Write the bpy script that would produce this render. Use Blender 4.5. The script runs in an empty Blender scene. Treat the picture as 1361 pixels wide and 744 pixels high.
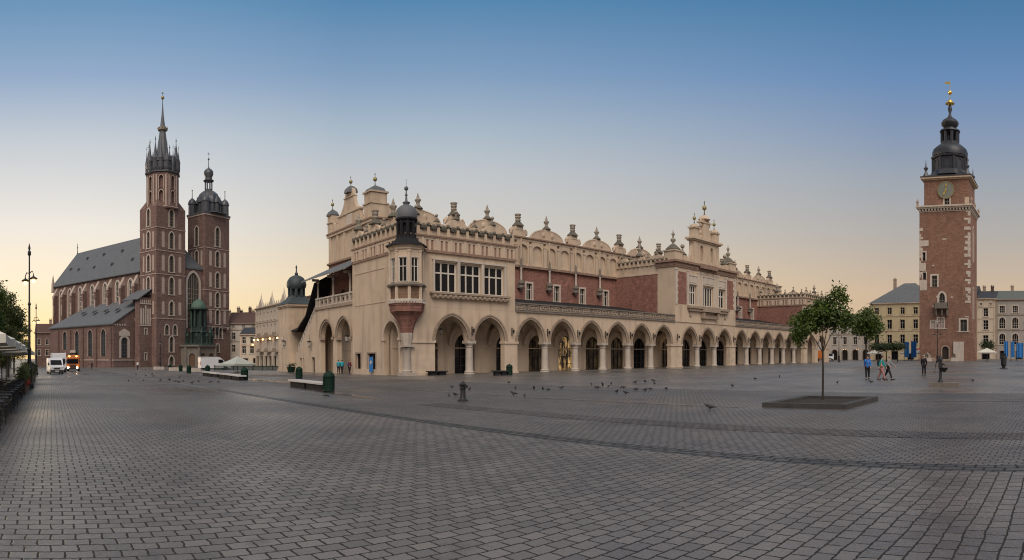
import bpy, math, random
from mathutils import Vector, Matrix
from mathutils.geometry import tessellate_polygon
PI = math.pi; R = math.radians
rnd = random.Random(7)
S = bpy.context.scene
COL = S.collection

# ---------------------------------------------------------------- helpers
def G(x, y):                       # height of the gently sloping square
    return .006*x + .0075*y
def site(b, d):                    # a spot on the square: bearing b, distance d from the photographer
    p = (1419-b)/860.
    x, y = -d*math.sin(p), d*math.cos(p)
    return Vector((x, y, G(x, y)))
def spot(b, v):                    # where the photographer's line at bearing b meets the square
    p = (1419-b)/860.; k = .006*-math.sin(p)+.0075*math.cos(p)
    return site(b, 1.87/((v-475)/860.+k))

class MB:
    def __init__(s): s.v = []; s.f = []; s.mi = []; s.cur = 0; s.xf = None
    def add(s, vs, fs, mi=None):
        o = len(s.v)
        if s.xf is not None: vs = [s.xf @ Vector(v) for v in vs]
        s.v += [tuple(v) for v in vs]
        for f in fs:
            s.f.append(tuple(i+o for i in f)); s.mi.append(s.cur if mi is None else mi)
    def box(s, x0, x1, y0, y1, z0, z1):
        s.add([(x0,y0,z0),(x1,y0,z0),(x1,y1,z0),(x0,y1,z0),(x0,y0,z1),(x1,y0,z1),(x1,y1,z1),(x0,y1,z1)],
              [(0,3,2,1),(4,5,6,7),(0,1,5,4),(1,2,6,5),(2,3,7,6),(3,0,4,7)])
    def prism(s, poly, y0, y1):    # (x,z) outline extruded along y
        s.wall(poly, [], y0, y1)
    def wall(s, outer, holes, y0, y1):
        loops = [list(outer)]+[list(h) for h in holes]
        tri = tessellate_polygon([[Vector((x, z, 0)) for x, z in l] for l in loops])
        pts = [p for l in loops for p in l]; n = len(pts)
        vs = [(x, y0, z) for x, z in pts]+[(x, y1, z) for x, z in pts]
        fs = [tuple(t) for t in tri]+[tuple(n+i for i in reversed(t)) for t in tri]
        o = 0
        for l in loops:
            k = len(l)
            for i in range(k):
                j = (i+1) % k
                fs.append((o+i, o+j, n+o+j, n+o+i))
            o += k
        s.add(vs, fs)
    def prismz(s, poly, z0, z1):   # (x,y) outline extruded upwards
        tri = tessellate_polygon([[Vector((x, y, 0)) for x, y in poly]]); n = len(poly)
        s.add([(x,y,z0) for x,y in poly]+[(x,y,z1) for x,y in poly],
              [tuple(t) for t in tri]+[tuple(n+i for i in t) for t in tri]+[(i,(i+1)%n,n+(i+1)%n,n+i) for i in range(n)])
    def lathe(s, prof, cx=0, cy=0, cz=0, n=12, ph=0, sx=1, sy=1):
        vs = []; fs = []
        for r, z in prof:
            for k in range(n):
                a = 2*PI*k/n+ph
                vs.append((cx+r*math.cos(a)*sx, cy+r*math.sin(a)*sy, cz+z))
        m = len(prof)
        for i in range(m-1):
            for k in range(n):
                q = (k+1) % n
                fs.append((i*n+k, i*n+q, (i+1)*n+q, (i+1)*n+k))
        fs.append(tuple(reversed(range(n)))); fs.append(tuple((m-1)*n+k for k in range(n)))
        s.add(vs, fs)
    def tube(s, pts, r, n=6):
        pts = [Vector(p) for p in pts]; rs = r if isinstance(r, (list, tuple)) else [r]*len(pts)
        vs = []; fs = []
        for i, p in enumerate(pts):
            d = (pts[min(i+1, len(pts)-1)]-pts[max(i-1, 0)]).normalized()
            a = d.orthogonal().normalized() if abs(d.z) < .99 else Vector((1,0,0))
            a = (a-d*a.dot(d)).normalized(); b = d.cross(a)
            for k in range(n):
                t = 2*PI*k/n
                vs.append(p+(a*math.cos(t)+b*math.sin(t))*rs[i])
        for i in range(len(pts)-1):
            for k in range(n):
                q = (k+1) % n
                fs.append((i*n+k, i*n+q, (i+1)*n+q, (i+1)*n+k))
        fs.append(tuple(reversed(range(n)))); fs.append(tuple((len(pts)-1)*n+k for k in range(n)))
        s.add(vs, fs)
    def ball(s, c, r, n=10, m=6, sx=1, sy=1, sz=1):
        s.lathe([(r*math.sin(PI*i/m)+1e-4, -r*math.cos(PI*i/m)*sz) for i in range(m+1)], c[0], c[1], c[2], n, 0, sx, sy)
    def archring(s, cx, w, zs, rise, t, y0, y1, z0=None, n=8):   # moulding round an arch
        a = arch(cx, w, zs if z0 is None else z0, zs, rise, n); b = arch(cx, w+2*t, zs if z0 is None else z0, zs, rise+t, n)
        k = len(a)
        vs = [(x,y0,z) for x,z in a]+[(x,y0,z) for x,z in b]+[(x,y1,z) for x,z in a]+[(x,y1,z) for x,z in b]
        fs = []
        for i in range(k-1):
            fs += [(i,i+1,k+i+1,k+i),(2*k+i,3*k+i,3*k+i+1,2*k+i+1),(i,2*k+i,2*k+i+1,i+1),(k+i,k+i+1,3*k+i+1,3*k+i)]
        fs += [(0,k,3*k,2*k),(k-1,2*k+k-1,4*k-1,2*k-1)]
        s.add(vs, fs)
    def mesh(s, name, mats, smooth=35):
        me = bpy.data.meshes.new(name)
        me.from_pydata(s.v, [], s.f)
        for m in (mats if isinstance(mats, (list, tuple)) else [mats]): me.materials.append(m)
        me.polygons.foreach_set('material_index', s.mi)
        if smooth:
            me.polygons.foreach_set('use_smooth', [True]*len(s.f))
            me.update(); me.set_sharp_from_angle(angle=R(smooth))
        me.update(); me.validate()
        return me
    def pieces(s):
        """groups of faces that lie apart from each other, so that each becomes a part of its own"""
        n = len(s.v); p = list(range(n))
        def find(i):
            while p[i] != i: p[i] = p[p[i]]; i = p[i]
            return i
        for f in s.f:
            a = find(f[0])
            for i in f[1:]: p[find(i)] = a
        isl = {}
        for f in s.f:
            for i in f: isl.setdefault(find(i), []).append(i)
        ks = list(isl)
        if len(ks) < 2 or len(ks) > 260: return None
        bb = []
        for k in ks:
            c = list(zip(*[s.v[i] for i in isl[k]])); lo = [min(x) for x in c]; hi = [max(x) for x in c]
            bb.append((lo, hi, max(h-l for l, h in zip(lo, hi))))
        q = list(range(len(ks)))
        def fq(i):
            while q[i] != i: q[i] = q[q[i]]; i = q[i]
            return i
        for i in range(len(ks)):
            for j in range(i):
                g = sum(max(0, bb[i][0][k]-bb[j][1][k], bb[j][0][k]-bb[i][1][k])**2 for k in range(3))**.5
                if g <= max(.02, .5*max(bb[i][2], bb[j][2])): q[fq(i)] = fq(j)
        grp = {k: fq(i) for i, k in enumerate(ks)}
        if len(set(grp.values())) < 2: return None
        out = {}
        for f, m in zip(s.f, s.mi):
            o = out.setdefault(grp[find(f[0])], (MB(), {}))
            b, mp = o
            for i in f:
                if i not in mp: mp[i] = len(b.v); b.v.append(s.v[i])
            b.f.append(tuple(mp[i] for i in f)); b.mi.append(m)
        return [b for b, _ in out.values()]
    def build(s, name, mats, parent=None, loc=None, rz=0, smooth=35):
        ps = s.pieces() if parent is not None else None
        if ps is None: return link(name, s.mesh(name, mats, smooth), parent, loc, rz)
        return [link(name, b.mesh(name, mats, smooth), parent, loc, rz) for b in ps][0]

def link(name, me, parent=None, loc=None, rz=0, sc=None):
    o = bpy.data.objects.new(name, me); COL.objects.link(o)
    if parent is not None: o.parent = parent
    if loc is not None: o.location = loc
    if rz: o.rotation_euler = (0, 0, rz)
    if sc is not None: o.scale = sc if isinstance(sc, (tuple, list)) else (sc, sc, sc)
    return o

def arch(cx, w, z0, zs, rise, n=8):     # opening outline: jambs from z0, spring zs, apex zs+rise
    a = w/2.
    pts = []
    if z0 < zs-1e-6: pts.append((cx-a, z0))
    if rise >= a-1e-6:
        Rr = (a*a+rise*rise)/(2*a); c = a-Rr
        th = math.atan2(rise, -c)
        right = [(cx+c+Rr*math.cos(th*i/n), zs+Rr*math.sin(th*i/n)) for i in range(n+1)]
    else:
        right = [(cx+a*math.cos(PI/2*i/n), zs+rise*math.sin(PI/2*i/n)) for i in range(n+1)]
    left = [(2*cx-x, z) for x, z in right]
    pts += left+list(reversed(right))[1:]
    if z0 < zs-1e-6: pts.append((cx+a, z0))
    return pts
def rect(x0, x1, z0, z1): return [(x0,z0),(x0,z1),(x1,z1),(x1,z0)]

def tag(o, label=None, cat=None, group=None, kind=None):
    if label: o['label'] = label
    if cat: o['category'] = cat
    if group: o['group'] = group
    if kind: o['kind'] = kind
    return o
def thing(name, label, cat, loc, rz=0, group=None):
    o = bpy.data.objects.new(name, None); COL.objects.link(o)
    o.location = loc; o.rotation_euler = (0, 0, rz); o.empty_display_size = .3
    return tag(o, label, cat, group)
def dup(root, loc, rz=0, label=None, group=None, sc=None):
    r = root.copy(); COL.objects.link(r); r.location = loc; r.rotation_euler = (0, 0, rz)
    if sc: r.scale = (sc, sc, sc)
    if label: r['label'] = label
    if group: r['group'] = group
    for ch in list(root.children):
        c = ch.copy(); COL.objects.link(c); c.parent = r
        for g in list(ch.children):
            d = g.copy(); COL.objects.link(d); d.parent = c
    return r

# ---------------------------------------------------------------- materials
def _new(name):
    m = bpy.data.materials.new(name); m.use_nodes = True
    nt = m.node_tree; b = nt.nodes['Principled BSDF']
    return m, nt, b
def mixrgb(nt, fac, a, b, mode='MIX'):
    n = nt.nodes.new('ShaderNodeMix'); n.data_type = 'RGBA'; n.blend_type = mode
    for sock, val in ((n.inputs[0], fac), (n.inputs[6], a), (n.inputs[7], b)):
        if hasattr(val, 'links') or isinstance(val, bpy.types.NodeSocket): nt.links.new(val, sock)
        elif isinstance(val, (int, float)): sock.default_value = val
        else: sock.default_value = (*val, 1) if len(val) == 3 else val
    return n.outputs[2]
def noise(nt, co, scale, detail=4, sx=None):
    if sx:
        mp = nt.nodes.new('ShaderNodeMapping'); mp.inputs['Scale'].default_value = sx
        nt.links.new(co, mp.inputs['Vector']); co = mp.outputs[0]
    n = nt.nodes.new('ShaderNodeTexNoise'); n.inputs['Scale'].default_value = scale; n.inputs['Detail'].default_value = detail
    nt.links.new(co, n.inputs['Vector'])
    return n.outputs['Fac']
def ramp(nt, src, a, b):
    n = nt.nodes.new('ShaderNodeMapRange'); n.inputs[1].default_value = a; n.inputs[2].default_value = b
    nt.links.new(src, n.inputs[0]); return n.outputs[0]
def mul(c, k): return tuple(min(1, x*k) for x in c)
def mat(name, c, rough=.8, var=.18, scale=1.2, stain=0, stain_c=None, metal=0, bump=0, spec=.3, course=0):
    m, nt, b = _new(name)
    tc = nt.nodes.new('ShaderNodeTexCoord').outputs['Object']
    out = mixrgb(nt, ramp(nt, noise(nt, tc, scale, 6), .3, .7), mul(c, 1-var), mul(c, 1+var))
    out = mixrgb(nt, ramp(nt, noise(nt, tc, scale*.13, 3), .35, .65), out, mul(c, 1+var*.3), 'MIX') if var else out
    if stain:       # rain streaks and grime running down
        f = ramp(nt, noise(nt, tc, .9, 5, (1.3, 1.3, .16)), .5, .72)
        k = nt.nodes.new('ShaderNodeMath'); k.operation = 'MULTIPLY'; k.inputs[1].default_value = stain
        nt.links.new(f, k.inputs[0])
        out = mixrgb(nt, k.outputs[0], out, stain_c or mul(c, .45))
    if course:      # brickwork: fine courses with odd darker bricks
        br = nt.nodes.new('ShaderNodeTexBrick')
        mp = nt.nodes.new('ShaderNodeMapping'); mp.inputs['Rotation'].default_value = (R(90), 0, 0)
        sep = nt.nodes.new('ShaderNodeSeparateXYZ'); cmb = nt.nodes.new('ShaderNodeCombineXYZ'); ad = nt.nodes.new('ShaderNodeMath')
        nt.links.new(tc, sep.inputs[0]); nt.links.new(sep.outputs[0], ad.inputs[0]); nt.links.new(sep.outputs[1], ad.inputs[1])
        nt.links.new(ad.outputs[0], cmb.inputs[0]); nt.links.new(sep.outputs[2], cmb.inputs[1])
        nt.links.new(cmb.outputs[0], br.inputs['Vector'])
        br.inputs['Scale'].default_value = 1; br.inputs['Brick Width'].default_value = course*2.6; br.inputs['Row Height'].default_value = course
        br.inputs['Mortar Size'].default_value = course*.09; br.inputs['Bias'].default_value = -.1
        br.inputs['Color1'].default_value = (.62, .6, .6, 1); br.inputs['Color2'].default_value = (1.25, 1.22, 1.2, 1); br.inputs['Mortar'].default_value = (1.15, 1.25, 1.3, 1)
        out = mixrgb(nt, .75, out, br.outputs['Color'], 'MULTIPLY')
    nt.links.new(out, b.inputs['Base Color'])
    b.inputs['Roughness'].default_value = rough; b.inputs['Metallic'].default_value = metal
    b.inputs['Specular IOR Level'].default_value = spec
    if bump:
        bp = nt.nodes.new('ShaderNodeBump'); bp.inputs['Strength'].default_value = bump; bp.inputs['Distance'].default_value = .03
        nt.links.new(noise(nt, tc, scale*5, 5), bp.inputs['Height']); nt.links.new(bp.outputs[0], b.inputs['Normal'])
    return m
def glow(name, c, st):
    m, nt, b = _new(name)
    b.inputs['Base Color'].default_value = (*c, 1); b.inputs['Emission Color'].default_value = (*c, 1); b.inputs['Emission Strength'].default_value = st
    return m
def litshop(name, st):     # a lit shop interior behind glass: warm shelves and goods
    m, nt, b = _new(name)
    tc = nt.nodes.new('ShaderNodeTexCoord').outputs['Object']
    f = ramp(nt, noise(nt, tc, 1.1, 3, (2.2, 2.2, .6)), .44, .72)
    e = mixrgb(nt, f, (.02,.012,.008), (1, .60, .22)); e = mixrgb(nt, ramp(nt, noise(nt, tc, 5, 2), .55, .8), e, (.5,.36,.22))
    nt.links.new(e, b.inputs['Emission Color']); b.inputs['Emission Strength'].default_value = st
    b.inputs['Base Color'].default_value = (.012, .01, .01, 1); b.inputs['Roughness'].default_value = .15; b.inputs['Specular IOR Level'].default_value = .2
    return m
def leaf(name, c, hue=.35):
    m, nt, b = _new(name)
    tc = nt.nodes.new('ShaderNodeTexCoord').outputs['Object']
    o = mixrgb(nt, ramp(nt, noise(nt, tc, 1.3, 3), .35, .65), mul(c, 1-hue), mul((c[0]*1.25, c[1], c[2]*.8), 1+hue))
    o = mixrgb(nt, ramp(nt, noise(nt, tc, 9, 2), .35, .7), o, mul(c, .65))
    nt.links.new(o, b.inputs['Base Color']); b.inputs['Roughness'].default_value = .55
    b.inputs['Subsurface Weight'].default_value = 0; b.inputs['Transmission Weight'].default_value = 0
    tr = nt.nodes.new('ShaderNodeBsdfTranslucent'); nt.links.new(o, tr.inputs['Color'])
    mx = nt.nodes.new('ShaderNodeMixShader'); mx.inputs[0].default_value = .3
    out = nt.nodes['Material Output']
    nt.links.new(b.outputs[0], mx.inputs[1]); nt.links.new(tr.outputs[0], mx.inputs[2]); nt.links.new(mx.outputs[0], out.inputs['Surface'])
    return m

M = dict(
 plaster=mat('ochre plaster', (.478,.375,.276), .85, .19, .5, .6, (.27,.205,.16)),
 plaster2=mat('pale plaster trim', (.488,.386,.29), .85, .14, 1.2, .35, (.25,.19,.15)),
 stone=mat('weathered stone', (.29,.225,.17), .85, .25, 2.5, .4, (.16,.14,.12)),
 darkstone=mat('sooty stone', (.15,.13,.11), .9, .35, 3, .3),
 carved=mat('carved grey stone', (.26,.225,.18), .9, .5, 4.5, .3),
 moss=mat('mossy stone', (.11,.10,.08), .95, .4, 4),
 brickred=mat('red brick', (.23,.112,.086), .9, .26, 1.5, .35, (.14,.06,.045), course=.16),
 bricktan=mat('old brown brick', (.165,.10,.065), .9, .3, 2.5, course=.14),
 brickch=mat('dark church brick', (.168,.107,.090), .9, .3, .6, .35, (.085,.048,.04), course=.2),
 bricktw=mat('warm tower brick', (.21,.118,.083), .9, .3, .7, .35, (.15,.075,.05), course=.2),
 white=mat('limewashed stone', (.47,.41,.35), .85, .12, 2, .3),
 blind=mat('pale plaster niche', (.40,.32,.27), .9, .15, 2, .3),
 slate=mat('blue grey slate', (.105,.112,.12), .6, .2, 1.4, .3, (.06,.07,.07)),
 slate2=mat('dark sheet roof', (.035,.036,.04), .6, .2, 2),
 black=mat('black metal', (.018,.018,.02), .75, .2, 5, spec=.12),
 lead=mat('lead sheet', (.085,.09,.10), .45, .3, 2, .4, (.03,.03,.035), metal=.3),
 copper=mat('dark green copper', (.022,.036,.032), .6, .35, 2.2, .5, (.075,.15,.12), metal=.2),
 verdigris=mat('verdigris copper', (.075,.13,.10), .7, .25, 2, .4),
 gold=mat('gilt metal', (.75,.5,.12), .35, .1, 3, metal=.9),
 gilt2=mat('tarnished gilt', (.30,.25,.12), .5, .3, 6, metal=.5),
 glass=mat('dark window glass', (.008,.009,.011), .08, .3, .7, spec=.18),
 glassd=mat('leaded church glass', (.03,.036,.036), .25, .4, 5, spec=.25),
 frame=mat('white window frame', (.55,.5,.43), .6, .08, 3),
 darkframe=mat('dark timber frame', (.035,.025,.02), .6, .2, 3),
 wood=mat('brown timber', (.09,.05,.03), .7, .3, 4),
 marble=mat('pale column stone', (.37,.32,.27), .75, .15, 2.5, .4, (.25,.22,.19)),
 iron=mat('black iron', (.02,.02,.021), .5, .2, 6),
 green=mat('green painted iron', (.006,.022,.014), .65, .2, 3, spec=.15),
 sgraf=mat('brownish painted niche', (.27,.165,.12), .9, .2, 2, .3),
 corn=mat('brown cornice stone', (.235,.155,.115), .9, .2, 2, .3),
 leaddark=mat('dark lead sheet', (.045,.048,.056), .45, .3, 2, .4, (.025,.025,.03), metal=.3),
 domeblue=mat('dark blue grey dome sheet', (.04,.052,.056), .55, .3, 2, .3),
 kerb=mat('dark kerb stone', (.05,.047,.044), .8, .25, 4, .3),
 tan=mat('slab tan', (.3,.25,.2), .9),
)
# ---------------------------------------------------------------- building kit
_wc = {}
def win_mesh(w, h, kind='rect', cols=2, rows=2, trim=0.0, fm='frame', gm='glass', tm='white', rise=None, sill=0.0, bar=.07, dep=.25):
    key = (round(w,2), round(h,2), kind, cols, rows, trim, fm, gm, tm, rise, sill, bar, dep)
    if key in _wc: return _wc[key]
    b = MB(); a = w/2.
    if rise is None: rise = {'rect': 0, 'round': a, 'pointed': a*1.5}[kind]
    zs = h-rise
    out = rect(-a, a, 0, h) if kind == 'rect' else arch(0, w, 0, zs, rise, 6)
    b.cur = 1; b.wall(out, [], dep+.06, dep+.12)
    b.cur = 0
    def top(x):
        if kind == 'rect': return h
        pts = arch(0, w, 0, zs, rise, 10)
        for (x0, z0), (x1, z1) in zip(pts, pts[1:]):
            if x0 <= x <= x1 and x1 > x0: return z0+(z1-z0)*(x-x0)/(x1-x0)
        return zs
    for i in range(1, cols):
        x = -a+w*i/cols; b.box(x-bar/2, x+bar/2, dep-.03, dep+.07, 0, top(x))
    for j in range(1, rows):
        z = zs*j/rows if kind != 'rect' else h*j/rows*(1.28 if rows == 2 else 1)
        b.box(-a, a, dep-.02, dep+.068, z-bar/2, z+bar/2)
    if kind == 'rect':
        b.box(-a, -a+bar, dep-.028, dep+.069, 0, h); b.box(a-bar, a, dep-.028, dep+.069, 0, h)
        b.box(-a+bar, a-bar, dep-.026, dep+.071, 0, bar); b.box(-a+bar, a-bar, dep-.026, dep+.071, h-bar, h)
    else: b.archring(0, w-2*bar, zs, rise-bar, bar, dep-.028, dep+.069, 0, 6)
    if trim:
        b.cur = 2
        if kind == 'rect': b.wall(rect(-a-trim, a+trim, -.002, h+trim), [rect(-a+.002, a-.002, .01, h-.002)], -.06, .1)
        else: b.archring(0, w-.004, zs, rise, trim, -.06, .1, 0, 6)
    if sill: b.cur = 2; b.box(-a-sill-trim, a+sill+trim, -.16, .12, -.22, -.003)
    me = b.mesh('window', [M[fm], M[gm], M[tm]]); _wc[key] = me
    return me

def face(side, x0, x1, y0, y1):
    if side == 'f': return Vector((x0, y0, 0)), 0., x1-x0
    if side == 'l': return Vector((x0, y1, 0)), -PI/2, y1-y0
    if side == 'r': return Vector((x1, y0, 0)), PI/2, y1-y0
    return Vector((x1, y1, 0)), PI, x1-x0
def FM(loc, ang): return Matrix.Translation(loc) @ Matrix.Rotation(ang, 4, 'Z')

def walls(name, parent, x0, x1, y0, y1, z0, z1, m, ops, th=.6, sides='flrb', top=True):
    """four walls with real openings; ops: {side: [(a, z, w, h, kind, window args or None)]}; windows become children of the wall part"""
    b = MB(); todo = []
    for s in sides:
        o, ang, L = face(s, x0, x1, y0, y1); mm = FM(o, ang); b.xf = mm
        holes = []
        for a, z, w, h, kind, wa in ops.get(s, []):
            rise = {'rect': 0, 'round': w/2., 'pointed': w*.75, 'blind': 0, 'blindp': 0}.get(kind, 0)
            if wa and 'rise' in wa: rise = wa['rise']
            holes.append(rect(a-w/2, a+w/2, z, z+h) if rise == 0 else arch(a, w, z, z+h-rise, rise, 6))
            if wa is not None: todo.append((mm, ang, a, z, w, h, kind, wa))
        ins = 0 if s in 'fb' else th
        b.wall(rect(ins, L-ins, z0, z1), holes, 0, th)
    b.xf = None
    if top: b.box(x0+th*.9, x1-th*.9, y0+th*.9, y1-th*.9, z1-.3, z1-.01)
    p = b.build(name, M[m], parent)
    for mm, ang, a, z, w, h, kind, wa in todo:
        me = win_mesh(w, h, kind, **wa)
        link('window', me, p, mm @ Vector((a, 0, z)), ang)
    return p

def band(b, x0, x1, y0, y1, z0, z1, d):       # a string course or cornice round a box
    b.box(x0-d, x1+d, y0-d, y1+d, z0, z1)

def finial_mesh(kind):
    b = MB()
    if kind == 'spike':
        b.cur = 1; b.lathe([(.62,0),(.72,.10),(.70,.2),(.38,.5),(.30,.6)], n=8)
        b.cur = 0; b.lathe([(.28,.601),(.24,.75),(.27,1.0),(.45,1.25),(.46,1.38),(.24,1.55),(.20,1.75),(.1,2.05),(.02,2.35)], n=8)
    elif kind == 'stub':
        b.cur = 1; b.lathe([(.78,0),(.86,.12),(.8,.22),(.42,.62),(.36,.7)], n=4, ph=PI/4)
        b.cur = 0; b.lathe([(.34,.701),(.42,.9),(.33,1.05),(.45,1.3),(.36,1.45),(.48,1.62),(.48,1.75),(.1,1.8)], n=7)
    elif kind == 'ball':
        b.cur = 1; b.lathe([(.36,0),(.44,.08),(.2,.36),(.11,.45)], n=8)
        b.cur = 0; b.lathe([(.1,.451),(.09,.72),(.2,.82),(.22,.95),(.14,1.08),(.02,1.14)], n=8)
    elif kind == 'pyramid':
        b.cur = 1; b.lathe([(1.2,0),(1.35,.15),(1.25,.3),(.55,.95),(.3,1.1)], n=8)
        b.cur = 0; b.lathe([(.22,1.101),(.2,1.35),(.46,1.7),(.46,1.9),(.16,2.15),(.14,2.45),(.3,2.7),(.3,2.85),(.1,3.1),(.03,3.6)], n=8)
    elif kind == 'gilt':
        b.cur = 1; b.lathe([(.16,0),(.09,.3),(.07,.9)], n=6)
        b.cur = 0; b.ball((0,0,1.25), .42, 8, 6)
        b.cur = 1; b.lathe([(.07,1.6),(.05,2.0),(.12,2.15),(.02,2.5)], n=6)
    return b.mesh('finial', [M['gilt2' if kind == 'gilt' else 'carved'], M['moss']])
FIN = {k: finial_mesh(k) for k in ('spike','stub','ball','pyramid','gilt')}

def crest(name, parent, mm, ang, L, z, h, step, first, pm='plaster', kinds=('spike','stub'), sc=1.0):
    """attic parapet: pilaster strips, scroll shoulders, carved heads, finials as children"""
    b = MB(); b.xf = mm
    b.cur = 0
    pts = [(0, z)]
    n = 0; a = first; fins = []
    x = 0.
    pts.append((0, z+.62*h))
    while a < L+step:
        kind = kinds[n % len(kinds)]
        for i in range(7):              # shoulder up
            t = i/6.; xx = a-1.55*sc+t*1.05*sc; zz = z+h*(.64+.30*math.sin(t*PI/2))
            if 0 < xx < L: pts.append((xx, zz))
        for xx in (a-.5*sc, a+.5*sc):
            if 0 <= xx <= L: pts.append((xx, z+h))
        for i in range(7):
            t = i/6.; xx = a+.5*sc+t*1.05*sc+.001; zz = z+h*(.64+.30*math.cos(t*PI/2))
            if 0 < xx < L: pts.append((xx, zz))
        if 0 <= a <= L: fins.append((a, z+h, kind, sc))
        m_ = a+step/2
        if m_ < L-.6:
            for xx, zz in ((m_-.36, .64), (m_-.35, .74), (m_+.35, .74), (m_+.36, .64)): pts.append((xx, z+h*zz))
            fins.append((m_, z+h*.74, 'ball', sc*.85))
        a += step; n += 1
    pts.append((L, z+.62*h)); pts.append((L, z))
    out = [pts[0]]
    for p in pts[1:]:
        if abs(p[0]-out[-1][0])+abs(p[1]-out[-1][1]) > .002 and p[0] >= out[-1][0]-1e-6: out.append(p)
    b.prism(out, .05, .5)
    k = int(L/(step/4)); ms = sc*step/4/1.02
    for i in range(k+1):                # strips
        xx = min(max(i*step/4+first % (step/4), .15), L-.15)
        b.box(xx-.2, xx+.2, -.10, .052, z, z+h*.68)
    b.cur = 1
    for i in range(k):                  # carved heads and garlands
        xx = i*step/4+step/8+first % (step/4)
        if xx < L-.3:
            pts = [(xx+.5*ms*math.cos(t), -.04, z+h*.64+.40*ms*math.sin(t)) for t in [PI+j*PI/6 for j in range(7)]]
            b.tube(pts, [.1*ms,.15*ms,.2*ms,.24*ms,.2*ms,.15*ms,.1*ms], 6)
            b.ball((xx, -.1, z+h*.64-.3*ms), .22*ms, 6, 4)
    p = b.build(name, [M[pm], M['moss']], parent)
    for a, zz, kind, s_ in fins: link('finial', FIN[kind], p, mm @ Vector((a, .28, zz)), ang, s_)
    return p

def frieze(b, mm, L, z0, z1, n, slots=2):
    """blind arcade: boxes standing proud leave tall narrow niches between"""
    b.xf = mm
    st = L/n
    for i in range(n):
        x0 = i*st; pw = st*.16
        b.box(x0, x0+pw, -.16, .02, z0, z1)
        free = (st-pw); sw = free/(slots*2+1)
        for k in range(slots+1):
            b.box(x0+pw+.003+k*2*sw, x0+pw+k*2*sw+sw, -.09, .02, z0, z1-.18)
        b.box(x0+pw+.003, x0+st-.003, -.10, .021, z1-.18, z1)
    b.xf = None

# ---------------------------------------------------------------- the long market hall (the building in the middle)
HZ = -.25
hall = thing('market_hall', 'long ochre market hall with pointed arcades, brick upper walls and a crested attic', 'market hall', (-59, 36.07, HZ), PI/2)
hall.rotation_euler = (0, R(-.30), PI/2)
def H(z): return z-HZ           # heights above were taken over the camera's ground
TOT = 116.5; DEP = 37.7
SEC = [(0,15.4,[5.98,11.43]), (15.4,48.9,[17.9+5.56*i for i in range(6)]), (48.9,68.4,[53.15,58.8,64.4]), (68.4,101.2,[70.75+5.53*i for i in range(6)]), (101.2,116.5,[104.9,111.4])]
ZS = H(3.75); RISE = 2.75
b = MB(); rings = []
out = [(0, ZS)]
for si, (u0, u1, cs) in enumerate(SEC):
    for c in cs:
        w = 4.3 if si != 0 and si != 4 else 4.55
        out += arch(c, w, ZS, ZS, RISE, 9); rings.append((c, w))
out += [(TOT, ZS), (TOT, H(7.35)), (0, H(7.35))]
b.prism(out, 0, .75)
b.build('arcade_wall', M['plaster'], hall)
b = MB()
for c, w in rings:
    b.archring(c, w-.01, ZS, RISE-.01, .34, -.10, .1, None, 9)
    b.archring(c, w+.5, ZS, RISE+.2, .16, -.17, -.09, None, 9)
b.build('arch_moulding', M['stone'], hall)
cb = MB()
cb.lathe([(.66,-.6),(.66,.25),(.58,.3),(.62,.42),(.5,.52),(.46,.6),(.45,1.8),(.42,3.2),(.5,3.26),(.41,3.34),(.43,3.42),(.62,3.68)], n=14)
cb.box(-.64,.64,-.5,.5,3.68,4.0)
colme = cb.mesh('column', M['marble'])
edges = [0]+[e for c, w in rings for e in (c-w/2, c+w/2)]+[TOT]
for i in range(0, len(edges), 2):
    g0, g1 = edges[i], edges[i+1]
    if g1-g0 < 1.75: link('column', colme, hall, ((g0+g1)/2, .375, 0))
    else:
        p = MB(); p.box(g0, g1, .001, .749, -.6, ZS-.3); p.box(g0-.1, g1+.1, -.12, .85, -.62, .45); p.box(g0-.09, g1+.09, -.12, .84, ZS-.3, ZS-.001)
        p.build('pier', M['plaster2'], hall)
# vaults and the shop fronts under the arcade
b = MB()
for c, w in rings:
    c0, c1 = c-2.78, c+2.78
    def prof_(x, a, r):
        x = min(abs(x), a); Rr = (a*a+r*r)/(2*a); k = a-Rr
        return math.sqrt(max(0, Rr*Rr-(x-k)**2)) if r >= a else r*math.sqrt(max(0, 1-(x/a)**2))
    nu, nv_ = 14, 10; vs = []
    for jv in range(nv_+1):
        for iu in range(nu+1):
            du = -2.78+5.56*iu/nu; dv = -1.77+3.54*jv/nv_
            vs.append((c+du, 2.53+dv, ZS-.1+max(prof_(du, 2.6, RISE+.25), prof_(dv, 1.75, 2.55))))
    b.add(vs, [(j_*(nu+1)+i_, j_*(nu+1)+i_+1, (j_+1)*(nu+1)+i_+1, (j_+1)*(nu+1)+i_) for j_ in range(nv_) for i_ in range(nu)])
prev = None
for i in range(len(rings)+1):           # transverse ribs over each column
    g = (edges[2*i]+edges[2*i+1])/2
    if 0 < i < len(rings):
        b.xf = Matrix.Translation((g, .75, 0)) @ Matrix.Rotation(PI/2, 4, 'Z')
        b.archring(1.8, 2.9, ZS-.4, 2.0, .33, -.22, .22, None, 7)
        b.xf = None
b.build('vault', M['plaster'], hall)
b = MB()
dh = []
for c, w in rings: dh.append(arch(c-.45, 3.0, -.4, H(3.0), 1.75, 7))
b.wall(rect(.8, TOT-.8, -.61, H(7.1)), dh, 4.31, 4.8)
b.box(.8, TOT-.8, 4.25, 4.3, H(2.9), H(3.02))
b.build('shop_wall', M['plaster'], hall)
M['shopwarm'] = litshop('lit shop window', .75)
M['shopdim'] = litshop('dim shop window', .05)
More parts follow.
